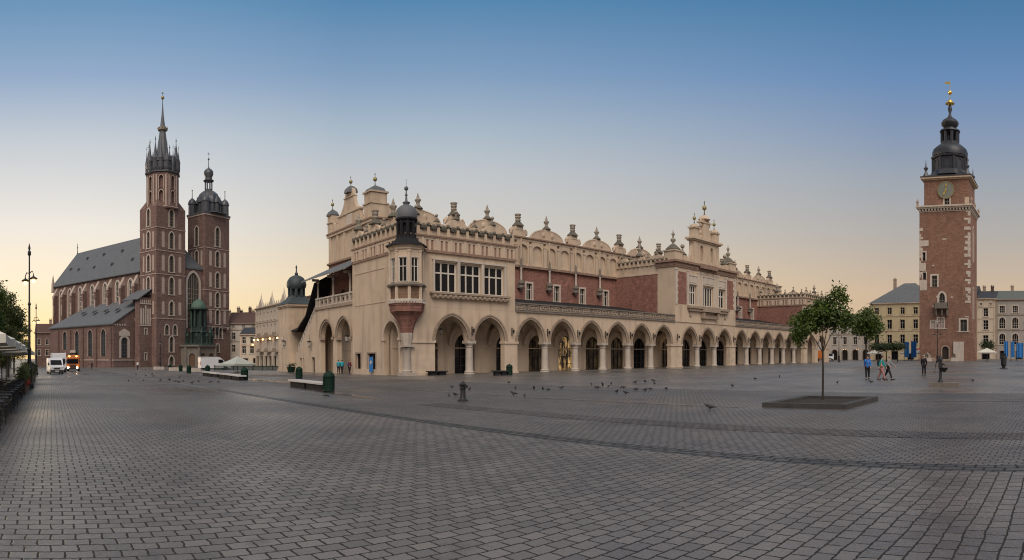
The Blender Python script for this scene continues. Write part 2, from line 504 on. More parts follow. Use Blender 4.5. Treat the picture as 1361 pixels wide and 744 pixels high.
for i, (c, w) in enumerate(rings):
    me = win_mesh(3.0, 5.0, 'pointed', 3, 3, 0, 'darkframe', 'shopwarm' if i == 4 else ('shopdim' if i in (0,3,5,6,8) else 'glass'), 'stone', 1.75, 0, .1, .12)
    link('shop_door', me, hall, (c-.45, 4.45, H(-.25)))
# hanging arcade lanterns
lb = MB(); lb.cur = 0; lb.tube([(0,0,.9),(0,0,.3)], .02, 4); lb.lathe([(.05,.3),(.28,.2),(.26,.12)], n=6); lb.lathe([(.15,-.34),(.05,-.42),(.02,-.5)], n=6)
lb.cur = 1; lb.lathe([(.24,.119),(.15,-.339)], n=6)
M['lampglass'] = mat('lamp glass', (.35,.33,.28), .2, .05, 2)
M['lampoff'] = M['lampglass']; M['lampon'] = glow('lamp light', (1,.52,.17), 5)
lan_off = lb.mesh('lantern', [M['iron'], M['lampoff']]); lan_on = lb.mesh('lantern', [M['iron'], M['lampon']])
for i, (c, w) in enumerate(rings):
    if i in (0, 2, 4, 7, 10, 13, 15): link('lantern', lan_off, hall, (c, 2.2, H(4.9)))
link('lantern', lan_on, hall, (52.3, 2.6, H(3.6)))
# iron wall lanterns on the spandrels
wb = MB(); wb.box(-.05,.05,-.12,0,-.6,.6); wb.tube([(0,-.05,.4),(0,-.35,.5),(0,-.45,.3)], .03, 5); wb.lathe([(.06,.3),(.17,.2),(.15,-.15),(.06,-.3)], 0, -.45, 0, 6)
wlm = wb.mesh('wall_lantern', M['iron'])
for i in range(1, len(rings)): link('wall_lantern', wlm, hall, ((edges[2*i]+edges[2*i+1])/2, -.12, H(4.9)), 0, .8)
# terrace parapet with carved panels and the low roof behind it
for (u0, u1) in ((15.45, 48.85), (68.45, 101.15)):
    b = MB(); b.cur = 0
    b.box(u0, u1, -.18, .6, H(7.3), H(7.5)); b.box(u0, u1, -.02, .5, H(7.5), H(8.3)); b.box(u0, u1, -.16, .6, H(8.3), H(8.47))
    b.cur = 1
    n = int((u1-u0)/1.95); st = (u1-u0)/n
    for i in range(n):
        x0 = u0+i*st
        wd = st*(.9 if i % 3 else .78)
        b.wall(rect(x0+.12, x0+wd, H(7.58), H(8.24)), [rect(x0+.22, x0+wd-.1, H(7.68), H(8.14))], -.09, -.021)
        for k in range(4):
            xx = x0+.34+(wd-.56)*k/3.2
            b.ball((xx, -.03, H(7.9)+.1*((k+i) % 2)-.05), .15, 6, 4, 1, .5, 1)
    b.build('parapet', [M['darkstone'], M['stone']], hall)
    b = MB(); b.add([(u0,.62,H(8.3)),(u1,.62,H(8.3)),(u1,12.3,H(10.3)),(u0,12.3,H(10.3)),(u0,.62,H(8.0)),(u1,.62,H(8.0)),(u1,12.3,H(7.6)),(u0,12.3,H(7.6))],
        [(0,1,2,3),(4,7,6,5),(0,4,5,1),(1,5,6,2),(2,6,7,3),(3,7,4,0)])
    b.build('terrace_roof', M['black'], hall)
# the tall middle hall: brick below, plastered blind arcade and crest above
W0, W1 = 12.3, 25.4
b = MB()
wh = []
spots_w = [27+5.8*k+1.9 for k in range(-2, 14)]
wins = [u for u in spots_w if 16 < u < 48 or 69 < u < 100.5]
ops = [arch(u, 1.15, H(10.3), H(12.55), .2, 4) for u in wins]
b.wall(rect(2.6, TOT-2.6, H(-.3), H(15.1)), ops, W0, W0+.6)
b.box(2.6, 3.2, W0+.6, W1-.6, H(-.3), H(15.1)); b.box(TOT-3.2, TOT-2.6, W0+.6, W1-.6, H(-.3), H(15.1)); b.box(2.6, TOT-2.6, W1-.6, W1, H(-.3), H(15.1))
uw = b.build('brick_upper_wall', M['brickred'], hall)
me = win_mesh(1.15, 2.45, 'rect', 2, 2, .26, 'frame', 'glass', 'white', None, .1, .08)
for u in wins: link('window', me, uw, (u, W0, H(10.3)))
b = MB(); b.cur = 0
L2 = TOT-5.2; x0 = 2.6
b.box(x0, x0+L2, W0+.05, W1-.05, H(15.1), H(19.5))
b.cur = 1; b.box(x0-.12, x0+L2+.12, W0-.38, W1+.2, H(14.95), H(15.25))
b.box(x0-.12, x0+L2+.12, W0-.5, W1+.22, H(19.3), H(19.5)); b.cur = 0
n = int(L2/2.9); st = L2/n
for i in range(n+1):
    x = min(max(x0+i*st, x0+.2), x0+L2-.2)
    b.box(x-.2, x+.2, W0-.34, W0+.06, H(15.26), H(18.2)); b.box(x-.27, x+.27, W0-.4, W0+.06, H(18.2), H(18.5))
    if i < n:
        b.wall(rect(x+.29, x+st-.29, H(15.31), H(18.95)), [arch(x+st/2, st-1.1, H(15.5), H(17.7), .7, 6)], W0-.26, W0+.055)
b.box(x0, x0+L2, W0-.3, W0+.06, H(18.95), H(19.29))
b.build('blind_arcade', [M['plaster'], M['corn']], hall)
# crest of the middle hall: curved pediments between blocks
b = MB(); fins = []
k = 1; u = 27-5.8*3
while u < TOT-2.6:
    if k % 2 == 0:
        b.box(u-1.3, u+1.3, W0, W0+.5, H(19.5), H(20.5)); b.box(u-.75, u+.75, W0-.05, W0+.6, H(20.5), H(21.0)); fins.append((u, H(21.0), 'stub', 1.05))
        for s in (-1, 1): b.tube([(u+s*1.45, W0+.25, H(19.9)), (u+s*1.5, W0+.25, H(20.3)), (u+s*1.2, W0+.25, H(20.6))], .3, 6)
    else:
        pts = [(u-3.4, H(19.5))]+[(u-3.4*math.cos(PI*j/14), H(19.55)+1.5*math.sin(PI*j/14)) for j in range(15)]+[(u+3.4, H(19.5))]
        pts = [(min(max(x, 2.65), TOT-2.65), z) for x, z in pts]
        q = [pts[0]]
        for p in pts[1:]:
            if (p[0]-q[-1][0])**2+(p[1]-q[-1][1])**2 > 1e-6: q.append(p)
        b.prism(q, W0+.02, W0+.5)
        for j in range(15-1):
            a0 = PI*j/14; a1 = PI*(j+1)/14
            if 3 < u-3.4*math.cos(a0) and u-3.4*math.cos(a1) < TOT-3:
                b.tube([(u-3.4*math.cos(a0), W0+.1, H(19.6)+1.5*math.sin(a0)), (u-3.4*math.cos(a1), W0+.1, H(19.6)+1.5*math.sin(a1))], .13, 5)
        for s in (-.9, .9): b.ball((u+s, W0, H(20.3)), .4, 8, 5, 1, .3, 1)
        b.box(u-.6, u+.6, W0-.06, W0+.6, H(19.5), H(21.2)); fins.append((u, H(21.2), 'spike', .95))
    # console and colonnette running down the wall below
    b.box(u-.13, u+.13, W0-.42, W0-.0, H(15.26), H(19.29))
    u += 5.8; k += 1
cr = b.build('hall_crest', M['plaster'], hall)
for u, z, kd, sc in fins: link('finial', FIN[kd], cr, (u, W0+.3, z), 0, sc)
cm = MB(); cm.cur = 0; cm.lathe([(.16,0),(.18,.1),(.15,.3),(.15,1.6),(.2,1.7),(.2,1.85)], n=8)
cm.cur = 1; cm.lathe([(.05,-1.6),(.25,-1.4),(.42,-1.1),(.3,-.8),(.5,-.5),(.42,-.1),(.2,-.001)], n=7); cm.lathe([(.26,1.851),(.3,2.0),(.12,2.5),(.16,2.8),(.02,3.3)], n=6); cm.box(-.45,.45,0,.42,-1.2,-.6)
cme = cm.mesh('wall_colonnette', [M['white'], M['darkstone']])
for k in range(-2, 14):
    u = 27+5.8*k
    if 15.8 < u < 48.5 or 68.8 < u < 101: link('wall_colonnette', cme, hall, (u-.1, W0-.5, H(13.1)))
# ---------------------------------------------------------------- corner pavilions
def pavilion(u0, u1, near):
    z0, z1 = H(7.36), H(13.35)
    ops = {}
    b = MB()
    hole = [rect(3.7, 6.75, H(9.05), H(12.45)), rect(7.15, 10.2, H(9.05), H(12.45)), rect(10.6, 13.65, H(9.05), H(12.45))]
    b.wall(rect(u0, u1, z0, z1), [[(u0+x, z) for x, z in h] for h in hole], 0, .7)
    gl = .001
    # the end wall down to the ground (north for the near one)
    side = 'l' if near else 'r'
    o, ang, L = face(side, u0, u1, .0, 12.6); mm = FM(o, ang)
    sx = (lambda v: 12.6-v) if near else (lambda v: v)
    b.xf = mm
    hl = [arch(sx(3.15), 3.3, -.5, H(4.05), 1.9, 8)]
    if near: hl += [rect(sx(11.8), sx(10.5), H(.45), H(2.35)), rect(sx(8.75), sx(6.8), H(.45), H(2.35))]
    b.wall(rect(0.751 if not near else 0, L-(0.751 if near else 0), -.61, z1), hl, 0, .7)
    b.xf = None
    # inner side wall (brick) above the terrace
    p = b.build('pavilion_wall', M['plaster'], hall)
    bb = MB(); x = u1-.7 if near else u0
    bb.box(x+.001, x+.699, .7, 12.29, H(7.37), H(13.34)) 
    bb.build('brick_side_wall', M['brickred'], p)
    me = win_mesh(3.05, 3.4, 'rect', 3, 2, .0, 'frame', 'glass', 'white', None, 0, .16, .28)
    for h in hole: link('window', me, p, (u0+(h[0][0]+h[2][0])/2, 0, H(9.05)))
    if near:
        for a, w in ((sx(11.15), 1.3), (sx(7.78), 1.95)):
            link('window', win_mesh(w, 1.9, 'rect', 1 if w < 1.5 else 2, 1, .18, 'darkframe', 'glass', 'stone', None, 0, .07, .3), p, mm @ Vector((a, 0, H(.45))), ang)
    # trim
    b = MB()
    for (x0, x1) in ((3.42, 3.68), (6.77, 7.13), (10.22, 10.58), (13.67, 13.93)): b.box(u0+x0, u0+x1, -.14, .05, H(9.06), H(12.6))
    b.box(u0+3.3, u0+14.0, -.16, .02, H(12.6), H(12.8))
    b.build('window_pilasters', M['white'], p)
    b = MB(); b.box(u0+3.0, u0+14.3, -.5, .02, H(8.85), H(9.05)); b.box(u0+3.2, u0+14.1, -.36, .02, H(8.4), H(8.85))
    for k in range(16): b.ball((u0+3.5+k*.69, -.38, H(8.62)), .2, 6, 4)
    b.build('window_sill', M['stone'], p)
    b = MB(); b.xf = None
    b.cur = 2; b.box(u0-.12, u1+.12, -.2, 12.72, H(13.35), H(13.6)); b.cur = 1; b.box(u0-.03, u1+.03, -.03, 12.62, H(13.62), H(15.05)); b.cur = 0
    b.cur = 2; b.box(u0-.2, u1+.2, -.3, 12.8, H(15.05), H(15.22)); b.cur = 0; b.box(u0-.1, u1+.1, -.18, 12.7, H(14.91), H(15.05))
    frieze(b, FM(Vector((u0, -.03, 0)), 0), 15.3, H(13.63), H(14.9), 8)
    frieze(b, FM(*face('l', u0-.03, u1, 0, 12.6)[:2]), 12.6, H(13.63), H(14.9), 6)
    if near is False: frieze(b, FM(*face('r', u0, u1+.03, 0, 12.6)[:2]), 12.6, H(13.63), H(14.9), 6)
    b.build('frieze', [M['plaster2'], M['sgraf'], M['corn']], p)
    if near: crest('pavilion_crest', p, FM(Vector((u0, -.05, 0)), 0), 0, 15.3, H(15.25), 2.05, 5.3, 1.5, 'plaster', ('ball',), 1.0)
    else: crest('pavilion_crest', p, FM(Vector((u0, -.05, 0)), 0), 0, 15.3, H(15.25), 1.5, 4.85, 1.4, 'plaster', ('ball','spike'), .9)
    o, ang, L = face('l', u0-.05, u1, -.05, 12.6)
    crest('pavilion_crest', p, FM(o, ang), ang, 12.6, H(15.25), 2.1 if near else 1.5, 4.2, 1.2, 'plaster', ('spike','stub') if near else ('ball','spike'), .95)
    b = MB(); b.add([(u0+.4,.4,H(15.3)),(u1-.4,.4,H(15.3)),(u1-.4,12.3,H(15.9)),(u0+.4,12.3,H(15.9)),(u0+.4,.4,H(15.2)),(u1-.4,.4,H(15.2)),(u1-.4,12.3,H(15.2)),(u0+.4,12.3,H(15.2))],[(0,1,2,3),(4,7,6,5),(0,4,5,1),(1,5,6,2),(2,6,7,3),(3,7,4,0)])
    b.build('roof', M['slate2'], p)
    # mouldings, string and panel on the end wall
    b = MB(); b.xf = mm
    b.archring(sx(3.15), 3.29, H(4.05), 1.89, .3, -.12, .05, None, 8)
    for xx in (sx(3.15)-1.8, sx(3.15)+1.8): b.box(xx-.3, xx+.3, -.16, .06, H(3.75), H(4.05)); b.box(xx-.16, xx+.16, -.06, .06, -.5, H(3.75))
    a0, a1 = sorted((sx(12.1), sx(4.4)))
    b.wall(rect(a0, a1, H(8.15), H(12.1)), [rect(a0+.12, a1-.12, H(8.27), H(11.98))], -.05, .03)
    b.box(min(sx(12.59), sx(12.25)), max(sx(12.59), sx(12.25)), -.06, .03, 0, H(13.3))
    for s0, s1 in ((5.4, 12.6), (0.4, 1.2)):
        a0, a1 = sorted((sx(s0), sx(s1)))
        b.box(a0, a1, -.1, .04, -.6, H(.5))
    b.build('wall_trim', M['plaster2'], p)
    return p
pav = pavilion(0, 15.4, True)
pavilion(101.15, 116.5, False)
# ground level partition inside the near pavilion passage
b = MB(); b.box(.71, 4.3, 5.3, 5.7, -.5, H(7.1)); b.box(15.1, 15.4, 5.0, 12.3, -.5, H(7.3)); b.box(.7, 15.4, .76, 12.6, H(7.1), H(7.3))
b.box(15.4, 101.2, .76, 12.2, H(7.25), H(7.45))
b.build('gallery_ceiling', M['plaster'], hall)

# corner oriel turret on its red corbel
ot = (0.25, 0.25)
n8 = PI/8
b = MB()
pr = MB(); pr.box(-.5, 1.0, -.5, 1.0, -.6, .5)
pr.lathe([(.52,.5),(.56,.7),(.47,.8),(.45,3.0),(.55,3.15),(.45,3.25)], .25, .25, 0, 12); pr.box(-.4, .9, -.4, .9, 3.25, 3.45); pr.lathe([(.55,3.45),(.58,3.8),(.68,4.4),(.68,4.75)], .25, .25, 0, 8, n8)
ori = pr.build('oriel_column', M['marble'], hall)
b.lathe([(.66,H(4.45)),(.85,H(5.3)),(1.2,H(6.0)),(1.75,H(6.7)),(1.85,H(6.75)),(1.9,H(7.35)),(1.95,H(7.4)),(1.95,H(7.75))], .25, .25, 0, 8, n8)
b.build('corbel', M['brickred'], ori)
b = MB(); b.lathe([(2.02,H(7.75)),(2.06,H(7.85)),(2.02,H(8.05))], .25, .25, 0, 8, n8)
for k in range(40):
    a = 2*PI*k/40; b.box(.25+1.98*math.cos(a)-.08, .25+1.98*math.cos(a)+.08, .25+1.98*math.sin(a)-.08, .25+1.98*math.sin(a)+.08, H(7.6), H(7.76))
b.build('dentil_course', M['white'], ori)
b = MB(); b.lathe([(1.78,H(8.05)),(1.78,H(9.4))], .25, .25, 0, 8, n8); b.build('brick_band', M['bricktan'], ori)
b = MB()
for k in range(8):
    a = n8+k*PI/4; cx, cy = .25+1.80*math.cos(a), .25+1.80*math.sin(a)
    b.lathe([(.2,H(8.05)),(.2,H(9.4))], cx, cy, 0, 6); b.lathe([(.15,H(9.75)),(.15,H(13.2))], cx, cy, 0, 6); b.lathe([(.21,H(9.72)),(.21,H(10.1))], cx, cy, 0, 6); b.lathe([(.2,H(13.0)),(.22,H(13.2))], cx, cy, 0, 6)
b.lathe([(1.8,H(13.2)),(1.92,H(13.3)),(1.92,H(13.55)),(2.05,H(13.7))], .25, .25, 0, 8, n8)
b.build('oriel_pilasters', M['plaster2'], ori)
b = MB(); b.lathe([(2.15,H(9.4)),(2.2,H(9.55)),(1.95,H(9.72)),(1.8,H(9.75))], .25, .25, 0, 8, n8); b.build('oriel_sill', M['darkstone'], ori)
# window storey walls, one per face with an opening
b = MB(); ap = 1.78*math.cos(n8); sw = 2*1.78*math.sin(n8)
wme = win_mesh(.86, 2.55, 'rect', 2, 2, .1, 'frame', 'glass', 'white', None, 0, .07, .08)
wl = []
for k in range(8):
    a = k*PI/4; nrm = Vector((math.cos(a), math.sin(a), 0)); ang = a+PI/2
    mm = FM(Vector((.25, .25, 0))+nrm*ap, ang); b.xf = mm
    op = [rect(-.43, .43, H(9.85), H(12.4))] if k in (3,4,5,6) else []
    b.wall(rect(-sw/2, sw/2, H(9.74), H(13.25)), op, 0, .12)
    if op: wl.append((mm @ Vector((0, 0, H(9.85))), ang))
b.build('oriel_wall', M['plaster'], ori)
for l, a in wl: link('window', wme, ori, l, a)
b = MB(); b.lathe([(2.3,H(13.7)),(2.25,H(13.82)),(1.55,H(14.2)),(1.16,H(14.55)),(1.14,H(14.7))], .25, .25, 0, 8, n8)
for k in range(8):
    a = n8+k*PI/4; b.lathe([(.18,H(14.7)),(.18,H(16.5))], .25+.92*math.cos(a), .25+.92*math.sin(a), 0, 6)
    mm = FM(Vector((.25+.88*math.cos(a+n8), .25+.88*math.sin(a+n8), 0)), a+n8+PI/2); b.xf = mm
    b.wall(rect(-.34, .34, H(14.7), H(16.5)), [arch(0, .36, H(14.95), H(16.0), .25, 4)], -.04, .04); b.xf = None
b.lathe([(.6,H(14.7)),(.6,H(16.5))], .25, .25, 0, 8)
b.lathe([(1.1,H(16.5)),(1.22,H(16.6)),(1.22,H(16.72)),(1.14,H(16.78))], .25, .25, 0, 8, n8)
b.build('lantern_drum', M['black'], ori)
b = MB(); b.lathe([(1.14,H(16.78)),(1.2,H(17.1)),(1.13,H(17.5)),(.95,H(17.85)),(.65,H(18.1)),(.3,H(18.25)),(.36,H(18.38)),(.42,H(18.5)),(.14,H(18.65)),(.09,H(19.2)),(.18,H(19.3)),(.09,H(19.4)),(.05,H(19.8))], .25, .25, 0, 16)
b.ball((.25,.25,H(20.0)), .24, 8, 6); b.tube([(.25,.25,H(20.2)),(.25,.25,H(21.0))], .025, 4)
b.build('dome', M['slate'], ori)
# ---------------------------------------------------------------- middle pavilion of the hall with its stepped gable
u0, u1 = 48.9, 68.4
b = MB()
hs = [rect(52.9, 55.1, H(10.25), H(13.6)), rect(57.3, 60.5, H(10.25), H(13.7)), rect(62.4, 64.5, H(10.25), H(13.6))]
b.wall(rect(u0, u1, H(7.36), H(16.4)), hs, -.12, .7)
for x in (u0, u1-.7): b.box(x, x+.7, .701, 3.4, H(7.36), H(16.4))
mp_ = b.build('middle_pavilion_wall', M['plaster'], hall)
b = MB()
for x in (u0, u1-.7): b.box(x+.001, x+.699, 3.401, 12.29, H(7.36), H(15.2))
b.build('brick_side_wall', M['brickred'], mp_)
b = MB()
for x in (u0, u1-.7): b.box(x-.06, x+.76, 3.3, 12.28, H(15.2), H(15.5)); b.box(x+.1, x+.6, 3.4, 12.28, H(15.5), H(17.3))
b.build('side_attic', M['plaster2'], mp_)
for i, h in enumerate(hs):
    w = h[2][0]-h[0][0]; link('window', win_mesh(w, h[2][1]-h[0][1], 'rect', 3 if i == 0 else (4 if i == 1 else 2), 2 if i != 1 else 1, 0, 'frame', 'glass', 'white', None, 0, .2, .3), mp_, ((h[0][0]+h[2][0])/2, -.12, H(10.25)))
b = MB()
for x0, x1, sgn in ((49.5, 52.1, 1), (65.3, 67.7, -1)):      # red brick fields with toothed edges
    pts = []
    tooth = [(x0+.25*(k % 2), H(10.3)+k*.52) for k in range(11)]
    left = []
    for k in range(10): left += [(x0+.28*(k % 2), H(10.3)+k*.52+.001), (x0+.28*(k % 2), H(10.3)+(k+1)*.52)]
    q = left+[(x1, H(10.3)+10*.52), (x1, H(10.3))]
    if sgn < 0: q = [(x0+x1-x, z) for x, z in q]
    b.prism(q, -.16, -.119)
b.build('brick_field', M['brickred'], mp_)
b = MB()
for x in (49.15, 52.5, 55.6, 56.8, 60.9, 62.0, 64.9, 68.15): b.box(x-.25, x+.25, -.24, -.119, H(10.2), H(15.7)); b.box(x-.32, x+.32, -.3, -.12, H(15.7), H(16.0))
for x0, x1, z in ((52.8, 55.2, 13.7), (57.2, 60.6, 13.85), (62.3, 64.6, 13.7)):
    b.box(x0, x1, -.26, -.12, H(z), H(z+.2)); b.box(x0+.1, x1-.1, -.2, -.12, H(z+.3), H(z+1.4)); b.box(x0, x1, -.28, -.12, H(z+1.4), H(z+1.6))
b.build('pilasters', M['white'], mp_)
b = MB()
b.box(u0-.15, u1+.15, -.3, 3.5, H(16.2), H(16.42)); b.box(u0-.45, u1+.45, -.65, 3.7, H(16.95), H(17.3)); b.box(u0-.2, u1+.2, -.36, 3.55, H(16.42), H(16.95)); b.box(55.5, 61, -.85, -.6, H(16.6), H(17.34))
b.build('cornice', M['corn'], mp_)
b = MB(); b.box(52.2, 65.4, -.75, -.11, H(9.75), H(10.15)); b.box(52.5, 65.1, -.55, -.11, H(9.3), H(9.75)); b.box(56.2, 61.6, -1.0, -.11, H(9.3), H(10.19))
b.box(56.4, 56.8, -.85, -.11, H(8.2), H(9.3)); b.box(61.0, 61.4, -.85, -.11, H(8.2), H(9.3)); b.box(56.8, 61.0, -.5, -.11, H(8.2), H(8.8))
b.box(52.9, 53.5, -.3, -.11, H(8.4), H(9.3)); b.box(64.2, 64.8, -.3, -.11, H(8.4), H(9.3))
b.build('balcony', M['stone'], mp_)
b = MB(); b.box(54.4, 62.8, -.15, 1.1, H(17.3), H(18.0))
b.wall(rect(54.6, 62.6, H(18.0), H(21.2)), [arch(57.0, .9, H(18.0), H(20.2), .45, 4), arch(60.3, .9, H(18.0), H(20.2), .45, 4)], 0, .5)
b.box(54.6, 62.6, .501, 1.0, H(18.0), H(21.2))
for x in (54.9, 58.65, 62.3): b.box(x-.3, x+.3, -.12, .01, H(18.0), H(21.0))
for s, c in ((-1, 54.6), (1, 62.6)):
    b.prism([(c, H(17.3)), (c+s*2.2, H(17.3)), (c+s*2.0, H(17.6)), (c+s*1.0, H(18.1)), (c+s*.5, H(19)), (c+s*.35, H(20.2)), (c, H(20.4))], .2, .7)
b.box(54.2, 63.0, -.25, 1.2, H(21.2), H(21.42)); b.box(53.9, 63.3, -.5, 1.4, H(21.42), H(21.75))
for x in (55.4, 61.8): b.box(x-.75, x+.75, -.1, 1.0, H(21.75), H(23.3)); b.box(x-.95, x+.95, -.25, 1.2, H(23.3), H(23.55)); b.lathe([(.85,H(23.55)),(.7,H(23.9)),(.2,H(24.1))], x, .45, 0, 8)
b.box(57.4, 59.8, 0, 1.0, H(21.75), H(23.6)); b.box(57.75, 59.45, .05, .95, H(23.6), H(25.2)); b.box(57.0, 60.2, -.05, 1.05, H(24.6), H(24.85)); b.lathe([(.95,H(25.2)),(1.1,H(25.35)),(.75,H(25.8)),(.25,H(26.1))], 58.6, .5, 0, 8)
for s in (-1, 1):
    for z, r_, d in ((22.1,.5,1.5),(22.9,.4,1.4),(24.3,.42,1.2),(25.0,.32,1.25)): b.ball((58.6+s*d, .4, H(z)), r_, 8, 5, 1, .6, 1)
gb = b.build('stepped_gable', M['plaster'], mp_)
for x, z, sc in ((55.4, 24.1, .75), (61.8, 24.1, .75), (58.6, 26.1, 1.0)): link('finial', FIN['gilt'], mp_, (x, .45, H(z)), 0, sc)
b = MB()
for x in (u0+.9, u1-.9): b.box(x-1.1, x+1.1, -.2, 2.0, H(17.3), H(18.7)); b.box(x-1.25, x+1.25, -.35, 2.15, H(18.7), H(18.9))
for x in (51.9, 65.6): b.box(x-.6, x+.6, -.1, 1.1, H(17.3), H(18.3))
b.box(u0, u1, .1, .6, H(17.3), H(17.95)); b.build('attic_pedestals', M['plaster'], mp_)
for x in (u0+.9, u1-.9): link('finial', FIN['pyramid'], mp_, (x, .9, H(18.9)), 0, .95)
for x in (51.9, 65.6): link('finial', FIN['ball'], mp_, (x, .5, H(18.3)), 0, 1.7)
o, ang, L = face('l', u0-.05, u1, .5, 12.3)
crest('side_crest', mp_, FM(o, ang), ang, 11.8, H(16.7), 1.7, 3.6, 1.4, 'plaster', ('ball','spike'), .9)
b = MB(); b.box(u0+.71, u1-.71, .71, 12.2, H(16.0), H(16.3)); b.build('roof', M['slate2'], mp_)

# ---------------------------------------------------------------- north front: gable, loggia, stairs and turret
b = MB()
o, ang, L = face('l', 2.6, 3.2, W0, W1); mm = FM(o, ang); b.xf = mm     # a runs from v=25.4 to v=12.3
A = lambda v: W1-v
for v in (24.7, 22.2, 20.0, 17.3, 15.2, 13.0): b.box(A(v)-.35, A(v)+.35, -.16, .0, H(15.2), H(18.9))
b.box(-.1, L+.1, -.26, .0, H(18.9), H(19.25))
b.box(A(25.4), A(24.1), -.15, .9, H(19.45), H(22.0)); b.box(A(25.4)-.12, A(24.1)+.12, -.27, 1.0, H(20.9), H(21.05))
CAPS = [([(.95,H(22.0)),(1.0,H(22.15)),(.7,H(22.6)),(.15,H(22.95))], A(24.75), .35), ([(1.45,H(22.9)),(1.2,H(23.3)),(.5,H(23.6)),(.15,H(23.75))], A(13.3), 1.0), ([(1.0,H(23.9)),(.9,H(24.4)),(.5,H(24.75)),(.1,H(24.9))], A(18.7), .26)]
b.prism([(A(24.1),H(19.45)),(A(24.0),H(20.9)),(A(23.3),H(20.6)),(A(22.3),H(20.5)),(A(22.2),H(21.2)),(A(22.35),H(21.35)),(A(21.5),H(21.5)),(A(20.6),H(22.4)),(A(20.2),H(23.3)),(A(20.0),H(24.0)),(A(19.4),H(24.5)),(A(18.6),H(24.7)),(A(17.9),H(24.4)),(A(17.5),H(23.4)),(A(17.1),H(22.2)),(A(16.4),H(21.5)),(A(15.6),H(21.35)),(A(15.7),H(21.2)),(A(15.6),H(20.4)),(A(14.6),H(20.3)),(A(14.4),H(20.8)),(A(14.3),H(19.45))], .02, .5)
b.box(A(22.4), A(15.5), -.12, .6, H(21.2), H(21.45)); b.box(A(20.3), A(17.4), -.1, .6, H(23.3), H(23.45))
b.box(A(14.3), A(12.3), -.15, 3.2, H(19.45), H(21.3)); b.box(A(14.2), A(12.35), -.1, 2.2, H(21.3), H(22.8)); b.box(A(14.4), A(12.2), -.28, 2.4, H(21.25), H(21.42)); b.box(A(14.4), A(12.2), -.28, 2.4, H(22.7), H(22.9))
b.xf = None
for k in range(6):      # scroll beside the pier
    a = PI/2*k/5
    b.box(4.6+k*.5, 5.1+k*.5, W0-.02, W0+.5, H(19.5), H(20.0)+1.3*math.cos(a))
ng = b.build('north_gable', M['plaster'], hall)
for pf, x_, y_ in CAPS: b = MB(); b.xf = mm; b.lathe(pf, x_, y_, 0, 4, PI/4); b.build('gable_cap', M['slate'], ng)
b = MB(); b.xf = mm; b.box(-.15, L+.15, -.36, .0, H(19.25), H(19.45)); b.box(-.05, L+.05, -.3, 0, H(15.0), H(15.25)); b.build('gable_cornice', M['corn'], ng)
b = MB(); b.xf = mm; b.box(A(19.5), A(17.9), -.06, .03, H(19.65), H(21.1)); b.build('plaque', M['white'], ng)
for v, z, sc, d in ((24.75, 22.9, .62, .35), (18.7, 24.65, .62, .25), (13.3, 23.7, .68, 1.0)): link('finial', FIN['gilt'], ng, mm @ Vector((A(v), d, H(z))), 0, sc)
# loggia
o, ang, L = face('l', .25, 2.6, 12.6, 24.9); ml = FM(o, ang); A = lambda v: 24.9-v
b = MB(); b.xf = ml
b.wall(rect(0, L, -.61, H(8.75)), [arch(A(20.9), 3.9, -.6, H(4.6), 2.15, 8), arch(A(15.6), 4.0, -.6, H(4.5), 2.4, 8)], 0, .6)
b.box(0, L, .6, 2.3, H(8.3), H(8.74))
lg = b.build('loggia_wall', M['plaster'], hall)
b = MB(); b.xf = ml
for c, w, z, r_ in ((20.9, 3.89, 4.6, 2.15), (15.6, 3.99, 4.5, 2.4)):
    b.archring(A(c), w, H(z), r_-.01, .36, -.14, .05, None, 8); b.archring(A(c), w+.56, H(z), r_+.26, .14, -.24, -.1, None, 8)
    for s in (-1, 1): b.box(A(c)+s*w/2-.3, A(c)+s*w/2+.3, -.2, .4, H(z-.35), H(z))
b.box(-.1, L, -.18, .3, H(8.5), H(8.9))
b.build('loggia_trim', M['stone'], lg)
b = MB(); b.xf = ml; b.box(.1, L, 2.12, 2.3, -.6, H(8.28)); b.box(.15, L-.05, 2.05, 2.119, H(2.8), H(3.1)); b.build('loggia_back_wall', M['plaster'], lg)
b = MB(); b.xf = ml
b.box(0, L, 0, .3, H(8.9), H(9.05)); b.box(0, L, -.04, .34, H(9.95), H(10.15))
n = 9
for i in range(n+1): b.box(i*(L-.22)/n, i*(L-.22)/n+.22, .03, .27, H(9.05), H(9.95))
b.build('balustrade', M['white'], lg)
b = MB(); b.xf = ml
for i in range(n): b.wall(rect(i*(L-.22)/n+.23, (i+1)*(L-.22)/n-.01, H(9.06), H(9.94)), [arch(i*(L-.22)/n+.1+(L-.22)/n/2, .5, H(9.3), H(9.5), .2, 4)], .1, .2)
b.build('carved_panel', M['stone'], lg)
b = MB(); b.xf = ml
for v in (24.3, 19.2, 14.2): b.lathe([(.24,H(8.9)),(.24,H(10.2)),(.15,H(10.25)),(.13,H(12.1)),(.24,H(12.3)),(.24,H(12.5))], A(v), .18, 0, 8); b.box(A(v)-.08, A(v)+.08, -.7, .3, H(12.5), H(12.85))
b.build('loggia_post', M['marble'], lg)
b = MB(); b.xf = ml
b.add([(-1.9,-1.3,H(12.75)),(L+.1,-1.3,H(12.95)),(L+.1,2.3,H(15.1)),(1.1,2.3,H(14.6)),(-1.9,-1.3,H(12.6)),(L+.1,-1.3,H(12.8)),(L+.1,2.3,H(14.95)),(1.1,2.3,H(14.45))],[(0,1,2,3),(4,7,6,5),(0,4,5,1),(1,5,6,2),(2,6,7,3),(3,7,4,0)])
b.build('loggia_roof', M['slate'], lg)
b = MB(); b.xf = ml; b.wall(rect(.5, L, H(8.75), H(14.3)), [arch(A(20.4), 1.7, H(8.76), H(10.3), .85, 6)], 2.2, 2.34); b.build('loggia_brick', M['brickred'], lg)
